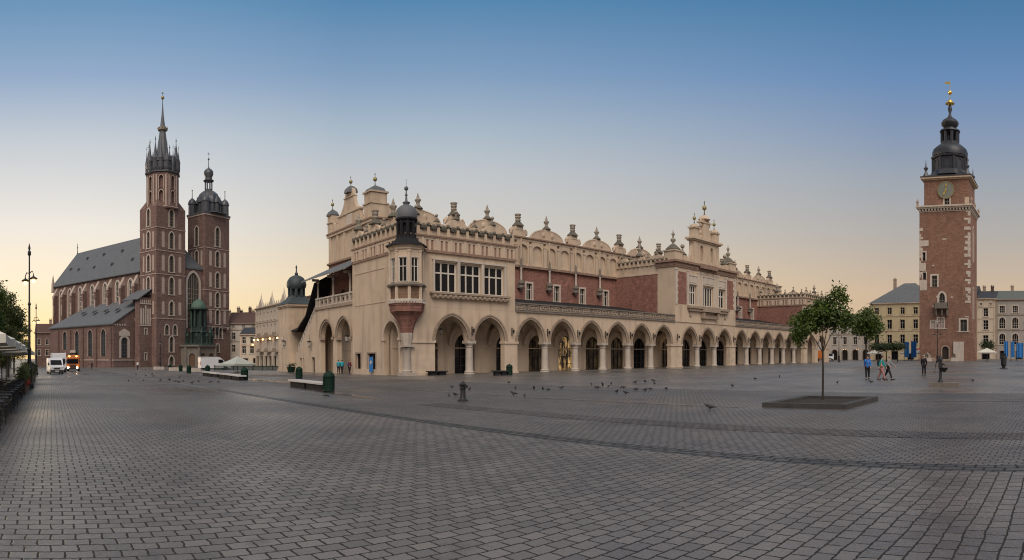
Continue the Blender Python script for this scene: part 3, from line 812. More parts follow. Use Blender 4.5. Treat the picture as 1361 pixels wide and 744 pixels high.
b = MB(); b.xf = ml; b.box(A(20.4)-.9, A(20.4)+.9, 2.341, 2.349, H(8.76), H(11.3)); b.build('loggia_door', M['darkframe'], lg)
link('lantern', lan_off, lg, ml @ Vector((A(15.6), .4, H(4.4))), 0, 1.3)
link('lantern', lan_off, lg, ml @ Vector((A(26.2), -.4, H(3.9))), 0, 1.3)
# covered stair
o, ang, L = face('l', .3, 2.6, 24.9, 33.2); ms = FM(o, ang); A = lambda v: 33.2-v
b = MB(); b.xf = ms
b.wall([(A(33.2),-.6),(A(33.2),H(2.7)),(A(31.6),H(2.7)),(A(24.91),H(8.3)),(A(24.91),-.6)], [rect(A(26.5),A(25.3),-.35,H(1.9)), rect(A(31.0),A(30.2),H(.1),H(1.8)), rect(A(29.7),A(29.3),H(.6),H(1.8))], 0, .5)
st = b.build('stair_wall', M['plaster'], hall)
b = MB(); b.xf = ms; b.box(A(26.6), A(25.2), .35, .45, -.35, H(2)); b.box(A(31.1), A(29.2), .35, .45, 0, H(1.9)); b.build('stair_door', M['darkframe'], st)
b = MB(); b.xf = ms
for i in range(11):
    t = i/10.; a = A(31.5)+(A(25.0)-A(31.5))*t; z = H(2.75)+(8.3-2.75)*t
    b.box(a-.1, a+.1, .02, .3, z-.1, z+.85)
b.tube([(A(31.6),.16,H(3.7)),(A(24.95),.16,H(9.3))], .13, 6); b.tube([(A(31.6),.16,H(2.85)),(A(24.95),.16,H(8.45))], .13, 6)
b.build('stair_balustrade', M['white'], st)
b = MB(); b.xf = ms
zr = [(A(33.1),6.0),(A(31.0),6.1),(A(27.5),8.0),(A(24.3),12.3)]
for (a0, q0), (a1, q1) in zip(zr, zr[1:]):
    b.add([(a0,-.5,H(q0)),(a1,-.5,H(q1)),(a1,2.2,H(q1+1.4)),(a0,2.2,H(q0+1.2)),(a0,-.5,H(q0-.25)),(a1,-.5,H(q1-.25)),(a1,2.2,H(q1-.3)),(a0,2.2,H(q0-.3))],[(0,1,2,3),(4,7,6,5),(0,4,5,1),(1,5,6,2),(2,6,7,3),(3,7,4,0)])
b.build('stair_roof', M['black'], st)
b = MB(); b.xf = ms; b.box(.1, L, 2.0, 2.3, -.6, H(9)); b.build('stair_back_wall', M['plaster'], st)
# turret beside the stair
b = MB(); v0, v1 = 33.3, 37.8
b.box(-.6, 3.9, v0, v1, -.7, H(9.6)); b.box(-.75, 4.05, v0-.15, v1+.15, H(9.6), H(9.8)); b.box(-.9, 4.2, v0-.3, v1+.3, H(9.8), H(10.1)); b.box(-.72, 4.0, v0-.12, v1+.12, -.71, .3)
tu = b.build('stair_turret', M['plaster'], hall)
b = MB(); c = (1.65, 35.55)
b.lathe([(3.75,H(10.1)),(3.2,H(10.35)),(1.9,H(11.0)),(1.62,H(11.35)),(1.6,H(11.5))], *c, 0, 4, PI/4)
for k in range(8):
    a = n8+k*PI/4; b.lathe([(.22,H(11.4)),(.22,H(12.7))], c[0]+1.15*math.cos(a), c[1]+1.15*math.sin(a), 0, 6)
b.lathe([(.7,H(11.4)),(.7,H(12.7))], *c, 0, 8); b.lathe([(1.35,H(12.6)),(1.4,H(12.75)),(1.5,H(12.9)),(1.58,H(13.3)),(1.45,H(13.9)),(1.1,H(14.4)),(.6,H(14.7)),(.22,H(14.8)),(.3,H(15.0)),(.12,H(15.3)),(.09,H(15.9)),(.17,H(16.0)),(.03,H(16.4))], *c, 0, 16)
b.build('turret_dome', M['domeblue'], tu)
b = MB(); o, ang, L = face('l', -.6, 3.9, v0, v1); b.xf = FM(o, ang); b.box(1.6, 2.2, -.05, .02, H(3.3), H(4.8)); b.ball((1.9,-.04,H(4.8)), .3, 8, 5, 1, .3, 1); b.build('niche', M['white'], tu)
link('lantern', lan_off, tu, (-.9, 34.6, H(4.2)), 0, 1.2)
# ---------------------------------------------------------------- the brick church (left)
CH0 = (-188.5, 30.9)
church = thing('church', 'tall brick church with two unequal towers and a long slate nave roof, far left', 'church', (CH0[0], CH0[1], 0), R(119.7))
def tower(name, x0, x1, y0, y1, zt, levels, m='brickch'):
    """levels: (z of sill, height of window, [side faces], niches?)"""
    W, Dp = x1-x0, y1-y0
    ops = {'f': [], 'l': []}
    wa = dict(trim=.38, tm='white', cols=2, rows=4, gm='glassd', fm='stone', dep=.4, sill=.1)
    nich = []
    for z, h, w, nn, two in levels:
        for s, L in (('f', W), ('l', Dp)):
            if two and s == 'f':
                for d in (-1.6, 1.6): ops[s].append((L/2+d, z, 1.5, h, 'pointed', dict(wa, trim=.3)))
                continue
            if two: continue
            ops[s].append((L/2+.2, z, w if s == 'f' else w*.8, h, 'pointed', wa))
            if nn:
                off = L*.29
                for d in (-off, off): nich.append((s, L/2+.2+d, z+.1, L*.095, h*.95))
    t = walls(name, church, x0, x1, y0, y1, -2.2, zt, m, ops, .8)
    b = MB()
    for s, a, z, w, h in nich:
        o, ang, L = face(s, x0, x1, y0, y1); b.xf = FM(o, ang)
        b.wall(arch(a, w, z, z+h-w*.5, w*.5, 5), [], -.05, .04)
    b.xf = None
    b.build('blind_niche', M['blind'], t)
    return t
lv = [(41.2,5.2,1.7,0,0),(34.6,5.0,1.7,1,0),(27.6,5.0,1.8,1,0),(20.8,5.2,1.8,1,0),(14.6,4.2,1.6,1,0),(8.7,3.0,1.5,0,1),(3.6,4.6,1.6,0,0),(-.3,2.6,1.8,0,0)]
nt = tower('north_tower', 0, 11.4, 0, 8, 46.8, lv)
b = MB()
for z in (40.4, 33.6, 26.6, 13.4): band(b, 0, 11.4, 0, 8, z, z+.22, .12)
b.build('string_course', M['blind'], nt)
# corner gablets where the square turns octagonal
b = MB(); oc = (5.7, 4.0)
for sx_ in (0, 1):
    for sy_ in (0, 1):
        cx = 1.6 if sx_ == 0 else 9.8; cy = 1.3 if sy_ == 0 else 6.7
        b.lathe([(2.25, 46.8), (0.1, 49.3)], cx, cy, 0, 4, PI/4, 1, .8)
b.build('gablet', M['brickch'], nt)
b = MB(); ap = 4.75; sw = 2*ap*math.tan(n8)
for k in range(8):
    a = k*PI/4; b.xf = FM(Vector((oc[0]+ap*math.cos(a), oc[1]+ap*math.sin(a), 0)), a+PI/2)
    b.wall(rect(-sw/2, sw/2, 46.6, 57.2), [arch(0, 1.3, 48.2, 51.0, .9, 5), arch(0, 1.3, 52.2, 55.5, .9, 5)], 0, .5)
b.xf = None
b.lathe([(4.4, 46.7),(4.4, 57)], oc[0], oc[1], 0, 8, n8)
og = b.build('octagon', M['brickch'], nt)
b = MB()
for k in range(8):
    a = k*PI/4; b.xf = FM(Vector((oc[0]+ap*math.cos(a), oc[1]+ap*math.sin(a), 0)), a+PI/2)
    for s in (-1, 1): b.box(s*1.42-.22, s*1.42+.22, -.08, .03, 47.4, 56.6)
    b.box(-sw/2+.05, sw/2-.05, -.12, .03, 46.9, 47.2)
    for z0, z1 in ((48.2, 51.0), (52.2, 55.5)): b.archring(0, 1.29, z1, .9, .22, -.06, .05, z0, 5)
b.xf = None; b.build('octagon_trim', M['blind'], og)
b = MB(); b.lathe([(4.9,57.0),(5.6,57.4),(5.6,57.8),(5.0,57.9)], oc[0], oc[1], 0, 8, n8)
b.lathe([(4.9,57.9),(5.2,58.4),(5.3,59.0),(5.0,59.2),(5.0,60.6),(5.3,60.8),(5.3,62.0),(4.6,62.6),(2.8,63.0)], oc[0], oc[1], 0, 8, n8)
cw = b.build('crown_gallery', M['lead'], nt)
b = MB(); b.lathe([(2.1,62.9),(.95,71.0),(.9,71.3)], oc[0], oc[1], 0, 8, n8); b.lathe([(.85,72.0),(.35,76.0),(.12,79.6),(.05,82)], oc[0], oc[1], 0, 8, n8)
b.build('spire', M['slate'], nt)
b = MB(); b.lathe([(.9,70.9),(1.5,71.2),(1.6,71.6),(1.3,71.7),(1.25,72.0),(.8,72.2)], oc[0], oc[1], 0, 12)
for k in range(8):
    a = k*PI/4; b.ball((oc[0]+1.45*math.cos(a), oc[1]+1.45*math.sin(a), 71.9), .25, 6, 4)
b.build('spire_crown', M['carved'], nt)
b = MB(); b.ball((oc[0], oc[1], 81.2), .55, 8, 6); b.tube([(oc[0],oc[1],81.7),(oc[0],oc[1],83)], .05, 4); b.box(oc[0]-.3, oc[0]+.3, oc[1]-.05, oc[1]+.05, 82.4, 82.8); b.build('spire_ball', M['gilt2'], nt)
tb = MB(); tb.lathe([(.35,57.6),(.85,58.6),(.9,59.0),(.85,61.2),(1.0,61.5),(.85,61.8),(.4,64.0),(.1,66.2),(.06,68.2)], n=8); tb.ball((0,0,67.3), .25, 6, 4)
tme = tb.mesh('pinnacle', M['lead'])
tb = MB(); tb.lathe([(.3,57.8),(.6,58.6),(.6,60.6),(.72,60.9),(.3,62.4),(.06,64.6),(.05,66.4)], n=6); tb.ball((0,0,65.6), .18, 6, 4)
tme2 = tb.mesh('pinnacle', M['lead'])
for k in range(8):
    a = k*PI/4+n8; link('pinnacle', tme if k % 2 == 0 else tme2, nt, (oc[0]+4.6*math.cos(a), oc[1]+4.6*math.sin(a), 0))
    a = k*PI/4; link('pinnacle', tme if k % 4 == 1 or k % 4 == 0 else tme2, nt, (oc[0]+4.9*math.cos(a), oc[1]+4.9*math.sin(a), 0), 0, (.8,.8,1 if k % 2 else .99))
# south tower
lv2 = [(37.5,6.2,1.9,0,0),(31.0,5.0,1.8,1,0),(24.2,5.0,1.8,1,0),(18.0,4.8,1.8,1,0),(12.6,4.6,1.7,1,0),(8.0,3.6,1.5,0,1),(3.6,2.6,1.3,0,0)]
s2 = tower('south_tower', 19.6, 30.6, 0, 8, 47.4, lv2)
b = MB()
for z in (36.6, 23.2, 17.0, 11.6): band(b, 19.6, 30.6, 0, 8, z, z+.22, .12)
band(b, 19.6, 30.6, 0, 8, 47.0, 47.5, .2)
b.build('string_course', M['blind'], s2)
b = MB(); sc_ = (25.1, 4.0)
b.box(19.3, 30.9, -.3, 8.3, 47.5, 48.0); b.lathe([(6.2,48.0),(4.4,48.7),(3.8,49.0),(3.8,51.3),(4.1,51.5),(4.15,51.9),(3.9,53.3),(3.1,54.8),(1.9,55.8),(1.35,56.0),(1.35,56.5)], *sc_, 0, 8, n8)
for k in range(8):
    a = n8+k*PI/4; b.lathe([(.22,56.4),(.22,59.2)], sc_[0]+1.15*math.cos(a), sc_[1]+1.15*math.sin(a), 0, 5); b.lathe([(.5,48.6),(.55,51.4),(.85,51.7),(.7,52.6),(.2,53.3),(.05,54.2)], sc_[0]+3.7*math.cos(a-n8), sc_[1]+3.7*math.sin(a-n8), 0, 8)
b.lathe([(1.5,59.0),(1.8,59.3),(1.5,59.6),(1.2,59.8),(1.15,60.5),(1.6,61.4),(1.55,62.3),(1.0,63.0),(.4,63.4),(.14,63.9),(.1,66.6)], *sc_, 0, 12)
b.ball((sc_[0], sc_[1], 66.4), .35, 6, 5); b.tube([(*sc_,66.6),(*sc_,68.6)], .05, 4); b.box(sc_[0]-.4, sc_[0]+.4, sc_[1]-.03, sc_[1]+.03, 68.0, 68.25)
b.build('helmet_dome', M['lead'], s2)
tb = MB(); tb.lathe([(1.35,47.9),(1.3,51.2),(1.5,51.4),(1.4,52.1),(1.05,52.8),(.45,53.3),(.14,53.6),(.1,56.2)], n=10); tb.ball((0,0,56.0), .24, 6, 4)
tme = tb.mesh('corner_turret', M['lead'])
for x in (20.7, 29.5):
    for y in (.9, 7.1): link('corner_turret', tme, s2, (x, y, 0), 0, (.95,.95,1))
# west gable wall with the great window, hipped roof above
wg = walls('west_gable', church, 11.41, 19.59, 1.0, 8, -2.2, 30, 'brickch', {'f': [(4.25, 11.0, 4.9, 17.4, 'pointed', dict(trim=.75, cols=5, rows=9, gm='glassd', fm='stone', tm='white', bar=.13, dep=.35, rise=3.6))]}, .7, 'f')
b = MB(); b.add([(11.41,.8,29.9),(19.59,.8,29.9),(19.59,8.2,36.0),(15,12,42.5),(11.41,9,40.5),(11.41,8.2,30)],[(0,1,2,3,4),(0,4,5)]); b.box(11.41,19.59,.7,1.3,29.4,29.9)
b.build('west_roof', M['slate'], wg)
# nave and chancel
ops = {'l': []}
nw = [13.3, 20.2, 27.2, 34.9, 42.6, 49.6, 55.6]
NE_ = 61.0
for y in nw: ops['l'].append((NE_-y, 14.5, 1.9, 11.8, 'pointed', dict(trim=.55, cols=2, rows=6, gm='glassd', fm='white', tm='white', bar=.22, dep=.3)))
nv = walls('nave_wall', church, .35, 18.6, 8.01, NE_, -2.2, 28.4, 'brickch', ops, .8, 'lrb')
b = MB()
b.add([(-.3,8.02,28.2),(-.3,NE_+.4,28.2),(9.4,59.0,41.2),(9.4,8.02,41.2),(19.3,8.02,28.2),(19.3,NE_+.4,28.2),(9.4,66,28.2)],[(0,1,2,3),(3,2,5,4),(1,5,2),(0,3,4)])
b.box(-.35, .36, 8.02, NE_+.4, 27.9, 28.2)
nr = b.build('nave_roof', M['slate'], church)
hb = MB(); hb.add([(-.5,-.45,0),(-.5,.45,0),(-.15,0,.75),(1.2,0,.75),(1.0,-.45,.9),(1.0,.45,.9)],[(0,1,2),(0,2,3,4),(1,5,3,2)]); hme = hb.mesh('roof_dormer', M['slate2'])
for y, t in ((16,.35),(15.2,.72),(27,.33),(25.8,.68),(38,.35),(37,.70),(48.5,.38),(47.5,.70),(55,.45)):
    link('roof_dormer', hme, nr, (-.3+9.7*t, y, 28.25+13*t))
b = MB(); b.lathe([(.25,41),(.12,42.5),(.06,45)], 9.4, 58.8, 0, 6); b.ball((9.4,58.8,43.3), .3, 6, 4); b.box(9.36, 9.44, 58.4, 59.2, 44.2, 44.35); b.build('ridge_cross', M['lead'], nr)
b = MB(); b.cur = 0
tops = MB()
for y in [9.8, 16.7, 23.7, 31, 38.7, 46.2, 52.7, 58.6]:
    b.box(-1.3, .34, y-.5, y+.5, -2, 24.5); b.cur = 1
    b.add([(-1.35,y-.55,24.5),(-1.35,y+.55,24.5),(.34,y+.55,27.4),(.34,y-.55,27.4),(.34,y+.55,24.5),(.34,y-.55,24.5)],[(0,1,2,3),(0,3,5),(1,4,2)])
    b.box(-1.42, -1.1, y-.56, y+.56, 23.6, 24.5); b.box(-1.38, -1.3, y-.3, y+.3, 17, 21); b.cur = 0
b.cur = 1; b.lathe([(.8,26),(.7,29),(.1,32.5)], 0, NE_, 0, 6)
b.build('buttress', [M['brickch'], M['blind']], church)
# north aisle with a lean-to roof
ax0, ax1, ay0, ay1 = -12.0, .34, 5.0, 42.0
ops = {'l': [(ay1-y, 2.2 if y < 26 else 4.4, 2.5, 8.2 if y < 26 else 6.0, 'pointed', dict(trim=.16, cols=3, rows=6, gm='glassd', fm='slate', tm='blind', bar=.1, dep=.4)) for y in (10.2, 17.4, 25.0, 32.4)],
       'f': [(4.0, 1.8, 2.4, 6.0, 'round', dict(trim=.7, cols=3, rows=5, gm='glassd', fm='slate', tm='white', bar=.09, dep=.4)), (9.3, 3.0, 1.0, 2.6, 'rect', dict(trim=.25, cols=1, rows=2, gm='glassd', dep=.3)), (8.8, -.6, 1.5, 3.0, 'rect', dict(trim=.2, cols=2, rows=3, gm='glassd', dep=.3))]}
al = walls('aisle_wall', church, ax0, ax1-.02, ay0, ay1, -2.2, 11.9, 'brickch', ops, .7, 'flb', False)
b = MB(); b.xf = FM(Vector((ax0, ay0, 0)), 0); b.prism([(0,11.9),(12.3,11.9),(12.3,19.2)], 0, .7); b.build('aisle_gable', M['brickch'], al)
b = MB(); b.add([(ax0-.5,ay0-.3,11.8),(ax0-.5,ay1+.5,11.8),(.34,36.5,19.6),(.34,ay0-.3,19.6),(.34,ay1+.5,11.8),(ax0-.5,ay0-.3,11.5),(ax0-.5,ay1+.5,11.5),(.34,ay0-.3,19.2)],[(0,1,2,3),(1,4,2),(0,5,6,1),(0,3,7,5)])
ar = b.build('aisle_roof', M['slate'], church)
for y in (11, 17, 23.5, 30): link('roof_dormer', hme, ar, (-6.5, y, 15.9), 0, (1.1,1.6,1.1))
b = MB()
for y in (6.0, 13.8, 21.2, 28.7, 36.2): b.box(ax0-.55, ax0, y-.45, y+.45, -2, 10.6)
b.build('aisle_buttress', M['brickch'], al)
b = MB(); b.box(ax0-.16, ax0+.02, ay0, ay1, 1.0, 1.25); b.box(ax0-.16, ax1-2, ay0-.16, ay0+.02, 1.0, 1.25); b.box(ax0-.5, ax0, 25.5, 29.2, 3.4, 4.2); b.box(ax0-.2, ax0, ay0, ay1, 11.3, 11.8)
b.wall([(2.1+ax0,8.2),(5.9+ax0,8.2),(5.9+ax0,9.4),(4+ax0,10.4),(2.1+ax0,9.4)], [], ay0-.12, ay0+.02)
for k in range(5): b.box(ax0+.9*k+.4, ax0+.9*k+.75, ay0-.1, ay0+.01, 11.2-0, 11.7)
b.ball((ax0+8.2, ay0-.02, 13.2), .55, 8, 6, 1, .25, 1.5)
b.build('pale_trim', M['white'], al)
# blind tracery field and small roof between aisle and tower
tw = walls('stair_annex', church, -4.6, -.01, 2.2, 5.0, -2.2, 19.6, 'brickch', {'f': [(2.3, 1.0, .8, 2.2, 'rect', dict(trim=.2, cols=1, rows=2, gm='glassd', dep=.3)), (2.4, 8.6, .7, 1.8, 'rect', dict(trim=.25, cols=1, rows=1, gm='glassd', dep=.3))]}, .6, 'fl')
b = MB()
for k in range(5): b.wall(arch(-4.0+k*.85, .5, 11.6, 16.0+(.9 if k == 2 else 0), .5, 4), [], 2.12, 2.25)
b.box(-4.5,-.2,2.08,2.24,11.2,11.5); b.box(-4.4,-.2,2.06,2.24,17.6,17.9)
for k in range(6): b.box(-4.3+k*.7,-4.05+k*.7,2.06,2.22,17.9,18.9)
b.build('blind_tracery', M['white'], tw)
b = MB(); b.add([(-5.4,1.8,19.0),(0,1.8,22.4),(0,10,22.4),(-5.4,10,19.0)],[(0,1,2,3)]); b.add([(-5.4,1.8,18.8),(0,1.8,22.1),(0,10,22.1),(-5.4,10,18.8)],[(3,2,1,0)]); b.build('annex_roof', M['slate'], tw)
# porch: stone octagon with dark doors and a green copper top
b = MB(); pc = (15.8, -1.2)
pts = [(9.6,.99),(9.6,-2.2),(12.2,-5.2),(19.2,-5.2),(22.2,-2.2),(22.2,.99)]
segs = list(zip(pts, pts[1:]))
for (xa, ya), (xb, yb) in segs:
    L = math.hypot(xb-xa, yb-ya); ang = math.atan2(yb-ya, xb-xa); b.xf = FM(Vector((xa, ya, 0)), ang)
    hl = [arch(L/2-1.75, 2.0, -2.0, 2.2, 1.0, 6), arch(L/2+1.75, 2.0, -2.0, 2.2, 1.0, 6)] if L > 6 else ([arch(L/2, 1.8, -2.0, 2.2, .9, 6)] if L > 3.5 else [])
    b.wall(rect(0, L, -2.1, 5.2), hl, 0, .5)
b.xf = None
for x, y in pts: b.lathe([(.45,-2.1),(.45,5.2)], x, y, 0, 8)
b.prismz([(x+(.5 if x > 15 else -.5)*1.0, y-.5 if y < 0 else y) for x, y in pts], 5.2, 5.7)
po = b.build('porch', M['darkstone'], church)
b = MB()
for (xa, ya), (xb, yb) in segs:
    L = math.hypot(xb-xa, yb-ya); ang = math.atan2(yb-ya, xb-xa); b.xf = FM(Vector((xa, ya, 0)), ang); b.box(.3, L-.3, .3, .38, -2.0, 3.4)
b.xf = None; b.build('porch_door', M['wood'], po)
b = MB(); b.lathe([(6.2,5.7),(5.2,6.1),(3.5,6.4),(3.2,6.8),(3.1,9.4),(3.5,9.7),(2.7,10.2),(2.7,11.3)], *pc, 0, 8, n8, 1, .8)
for k in range(8):
    a = n8+k*PI/4; b.lathe([(.42,11.2),(.36,16.4)], pc[0]+2.45*math.cos(a), pc[1]+2.0*math.sin(a), 0, 6)
    b.lathe([(.5,6),(.42,9.2),(.62,9.5),(.35,10.2),(.08,11.6)], pc[0]+4.5*math.cos(a), pc[1]+3.6*math.sin(a), 0, 6); b.lathe([(.3,6),(.26,8.2),(.4,8.4),(.05,9.6)], pc[0]+4.7*math.cos(a+n8), pc[1]+3.8*math.sin(a+n8), 0, 6)
b.lathe([(1.6,11.2),(1.6,16.4)], *pc, 0, 8); b.lathe([(2.9,16.3),(3.4,16.7),(3.3,17.1),(2.2,17.3)], *pc, 0, 8, n8, 1, .85)
b.build('porch_helm', M['copper'], po)
b = MB(); b.lathe([(2.6,17.2),(2.45,18.2),(1.8,19.1),(.9,19.6),(.2,19.9),(.1,20.6)], *pc, 0, 12, 0, 1, .85); b.build('porch_dome', M['verdigris'], po)
b = MB(); b.box(24.3, 25.6, -.12, 0, 9.2, 11.6); b.box(27.4,28.9,-.5,-.1,10.6,11.0); b.build('wall_plaques', M['iron'], s2)
lb_ = link('lantern', lan_off, s2, (28.6, -1.4, 11.5), 0, 1.8)

# ---------------------------------------------------------------- the town tower (right)
clk = thing('clock_tower', 'tall square brick tower with a dark baroque helmet, gilt ball and round clock, at right', 'tower', (-37.77, 162, .9))
TZ = .9
ops = {'f': [(3.95,19.0,1.35,2.9,'rect',dict(trim=.45,cols=2,rows=3,gm='glassd',fm='stone',dep=.35)),(5.9,13.9,1.5,3.6,'pointed',dict(trim=.5,cols=2,rows=3,gm='glassd',fm='stone',dep=.3,sill=.2)),
   (11.5,7.6,1.7,3.0,'rect',dict(trim=.4,cols=2,rows=2,gm='glassd',fm='stone',dep=.35,sill=.4)),(5.6,8.4,1.5,2.6,'rect',dict(trim=.3,cols=2,rows=2,gm='blind',fm='stone',dep=.15,sill=.5)),(3.6,8.3,1.2,1.9,'rect',dict(trim=.25,cols=1,rows=1,gm='blind',fm='stone',dep=.15)),(6.8,.5,1.7,3.3,'round',dict(trim=.3,cols=1,rows=1,gm='darkframe',fm='darkframe',dep=.3,tm='stone')),
   (1.2,25.8,.8,2.2,'rect',dict(trim=.3,cols=1,rows=1,gm='glass',dep=.3)),(1.3,21,.9,1.8,'rect',dict(trim=.2,cols=1,rows=1,gm='glass',dep=.3))],
       'r': [(6,26,1.4,9,'pointed',dict(trim=.5,cols=2,rows=5,gm='glassd',fm='stone')),(6,11,1.6,8,'rect',dict(trim=.4,cols=2,rows=5,gm='glassd',fm='stone'))]}
tb_ = walls('tower_body', clk, 0, 13.1, 0, 12.5, -1.5, 39.0, 'bricktw', ops, .8)
b = MB(); b.box(-.18, 13.28, -.18, 12.68, -1.5, .5)
b.add([(13.1,0,-1.5),(14.9,0,-1.5),(13.1,0,14.5),(13.1,2.2,-1.5),(14.9,2.2,-1.5),(13.1,2.2,14.5)],[(0,1,2),(3,5,4),(0,3,4,1),(1,4,5,2)])
b.build('buttress', M['bricktw'], tb_)
b = MB(); qz = 14.8; k = 0
q = random.Random(3)
while qz < 38.6:
    h = q.uniform(.5, .95); w = .55 if k % 2 else q.uniform(.9, 1.5)
    b.box(13.1-w, 13.13, -.05-.004*k/50, .5, qz, qz+h-.03); b.box(12.9, 13.16, -.04, (.6 if k % 2 else 1.1), qz+.01, qz+h-.04)
    if 18 < qz < 34: b.box(-.04, (.45 if k % 2 else .9), -.055, .4, qz+.1, qz+h+.05-.03)
    qz += h*(1.0 if q.random() < .75 else 1.9); k += 1
for _ in range(9):
    x, z = q.uniform(3, 12), q.uniform(9, 34); b.box(x, x+q.uniform(.5,1.1), -.03, .05, z, z+q.uniform(.2,.4))
b.box(.15, 2.0, -.075, .02, 18.2, 21.0-.2); b.box(.1, 2.4, -.07, .02, 29.5, 31.0); b.box(.1,1.7,-.065,.02,23.2,25.2)
b.build('quoins', M['white'], tb_)
b = MB(); b.box(4.2, 7.7, -1.5, 0, 13.4, 13.8)
for x in (4.4, 5.9, 7.2): b.prism([(x,13.4),(x+.35,13.4),(x+.3,11.6),(x+.1,11.6)], -1.1, 0)
b.box(4.2,7.7,-1.5,-1.38,13.8,14.9); b.box(4.2,4.32,-1.5,0,13.8,14.9); b.box(7.58,7.7,-1.5,0,13.8,14.9); b.build('oriel_balcony', M['darkstone'], tb_)
b = MB(); band(b, 0, 13.1, 0, 12.5, 38.2, 38.5, .1); band(b, 0, 13.1, 0, 12.5, 39.0, 39.35, .55); b.box(-.85, 13.95, -.85, 13.35, 39.35, 39.75)
for i in range(17): b.box(.0+i*.8, .35+i*.8, -.45, 0, 38.5, 39.0)
for i in range(16): b.box(13.1, 13.5, .2+i*.78, .55+i*.78, 38.5, 39.0)
b.build('gallery_cornice', M['white'], tb_)
ops = {'f': [(6.0, .15+39.75, 1.3, 1.9, 'rect', dict(trim=.35, cols=2, rows=2, gm='glass', dep=.3))]}
up = walls('upper_stage', clk, 1.0, 12.6, 1.0, 11.8, 39.75, 46.9, 'bricktw', ops, .6)
b = MB(); band(b, 1.0, 12.6, 1.0, 11.8, 46.6, 46.9, .25); band(b, 1.0, 12.6, 1.0, 11.8, 46.9, 47.3, .8); b.box(11.6,12.64,.95,1.6,40.2,41.9); b.build('top_cornice', M['plaster2'], up)
b = MB(); b.box(.1, 13.5, .1, 12.7, 47.3, 47.55); b.build('cornice_sheet', M['slate2'], up)
# clock
cx, cz = 6.75, 43.9
b = MB(); b.xf = Matrix.Translation((cx, .9, cz)) @ Matrix.Rotation(PI/2, 4, 'X')
b.lathe([(2.05,-.1),(2.05,.12),(1.6,.12)], n=36)
ck = b.build('clock_face', mat('grey green clock dial', (.17,.18,.155), .6, .2, 2), up)
b = MB(); b.xf = Matrix.Translation((cx, .9, cz)) @ Matrix.Rotation(PI/2, 4, 'X')
for r0, r1 in ((2.05, 2.2),):
    n = 36; vs = []; fs = []
    for k in range(n):
        a = 2*PI*k/n
        for r, z in ((r0,.05),(r1,.05),(r1,.2),(r0,.2)): vs.append((r*math.cos(a), r*math.sin(a), z))
    for k in range(n):
        m_ = (k+1) % n
        for j in range(4): fs.append((k*4+j, k*4+(j+1) % 4, m_*4+(j+1) % 4, m_*4+j))
    b.add(vs, fs)
for k in range(12):
    a = 2*PI*k/12; c_, s_ = math.cos(a), math.sin(a)
    b.add([(1.5*c_-.07*s_,1.5*s_+.07*c_,.14),(1.85*c_-.07*s_,1.85*s_+.07*c_,.14),(1.85*c_+.07*s_,1.85*s_-.07*c_,.14),(1.5*c_+.07*s_,1.5*s_-.07*c_,.14)],[(0,1,2,3)])
b.build('clock_rim', M['gilt2'], ck)
def hand(a, L, w, z):      # clockwise from 12
    b = MB(); b.xf = Matrix.Translation((cx, .9, cz)) @ Matrix.Rotation(PI/2, 4, 'X') @ Matrix.Rotation(-a, 4, 'Z')
    b.box(-w*.4, w*.4, -.35, L-.3, z, z+.05); b.add([(-w,L-.5,z+.05),(w,L-.5,z+.05),(0,L,z+.05)],[(0,1,2)]); b.lathe([(.2,z),(.2,z+.06)], 0, .0, 0, 10); b.lathe([(.26,z),(.26,z+.055)], 0, L*.62, 0, 8)
    b.build('clock_hand', M['gold'], ck)
hand(R(5), 1.85, .16, .2); hand(R(205), 1.55, .26, .28)
# helmet
hc = (6.8, 6.4)
b = MB(); b.lathe([(7.6,47.55),(6.2,48.4),(5.3,49.2),(5.0,49.7)], *hc, 0, 4, PI/4); b.lathe([(5.4,48.4),(5.0,49.6),(4.9,49.8)], *hc, 0, 8, n8)
b.lathe([(4.6,49.8),(4.6,53.2),(5.05,53.4),(5.15,53.8),(4.7,54.0)], *hc, 0, 8, n8)
for k in range(8):
    a = n8+k*PI/4; b.lathe([(.35,49.8),(.35,53.3)], hc[0]+4.6*math.cos(a), hc[1]+4.6*math.sin(a), 0, 6)
    a = k*PI/4; b.xf = FM(Vector((hc[0]+4.25*math.cos(a), hc[1]+4.25*math.sin(a), 0)), a+PI/2)
    b.archring(0, 1.3, 52.1, .65, .18, -.12, .05, 50.4, 5); b.box(-.65,.65,-.02,.02,50.4,52.1)
    for s in (-1, 1): b.box(s*1.2-.12, s*1.2+.12, -.1, .05, 50, 53)
    b.xf = None
b.lathe([(4.75,54.0),(4.8,55.0),(4.4,56.1),(3.4,57.0),(2.7,57.3),(2.5,57.6)], *hc, 0, 16)
b.lathe([(2.5,57.6),(2.5,58.1)], *hc, 0, 8, n8)
for k in range(8):
    a = n8+k*PI/4; b.lathe([(.42,58.1),(.42,61.0)], hc[0]+2.15*math.cos(a), hc[1]+2.15*math.sin(a), 0, 6)
b.lathe([(.5,58.1),(.5,61)], *hc, 0, 6)
b.lathe([(2.3,60.7),(2.75,61.0),(2.6,61.4),(1.6,61.7),(1.5,62.1),(2.25,62.9),(2.35,63.4),(1.9,64.2),(1.0,64.8),(.45,65.4),(.3,66.3),(.6,67.2),(.5,67.8),(.2,68.4),(.12,69)], *hc, 0, 16)
o_ = b.build('helmet', M['leaddark'], clk); o_.scale = (1,1,.965); o_.location = (0,0,1.66)
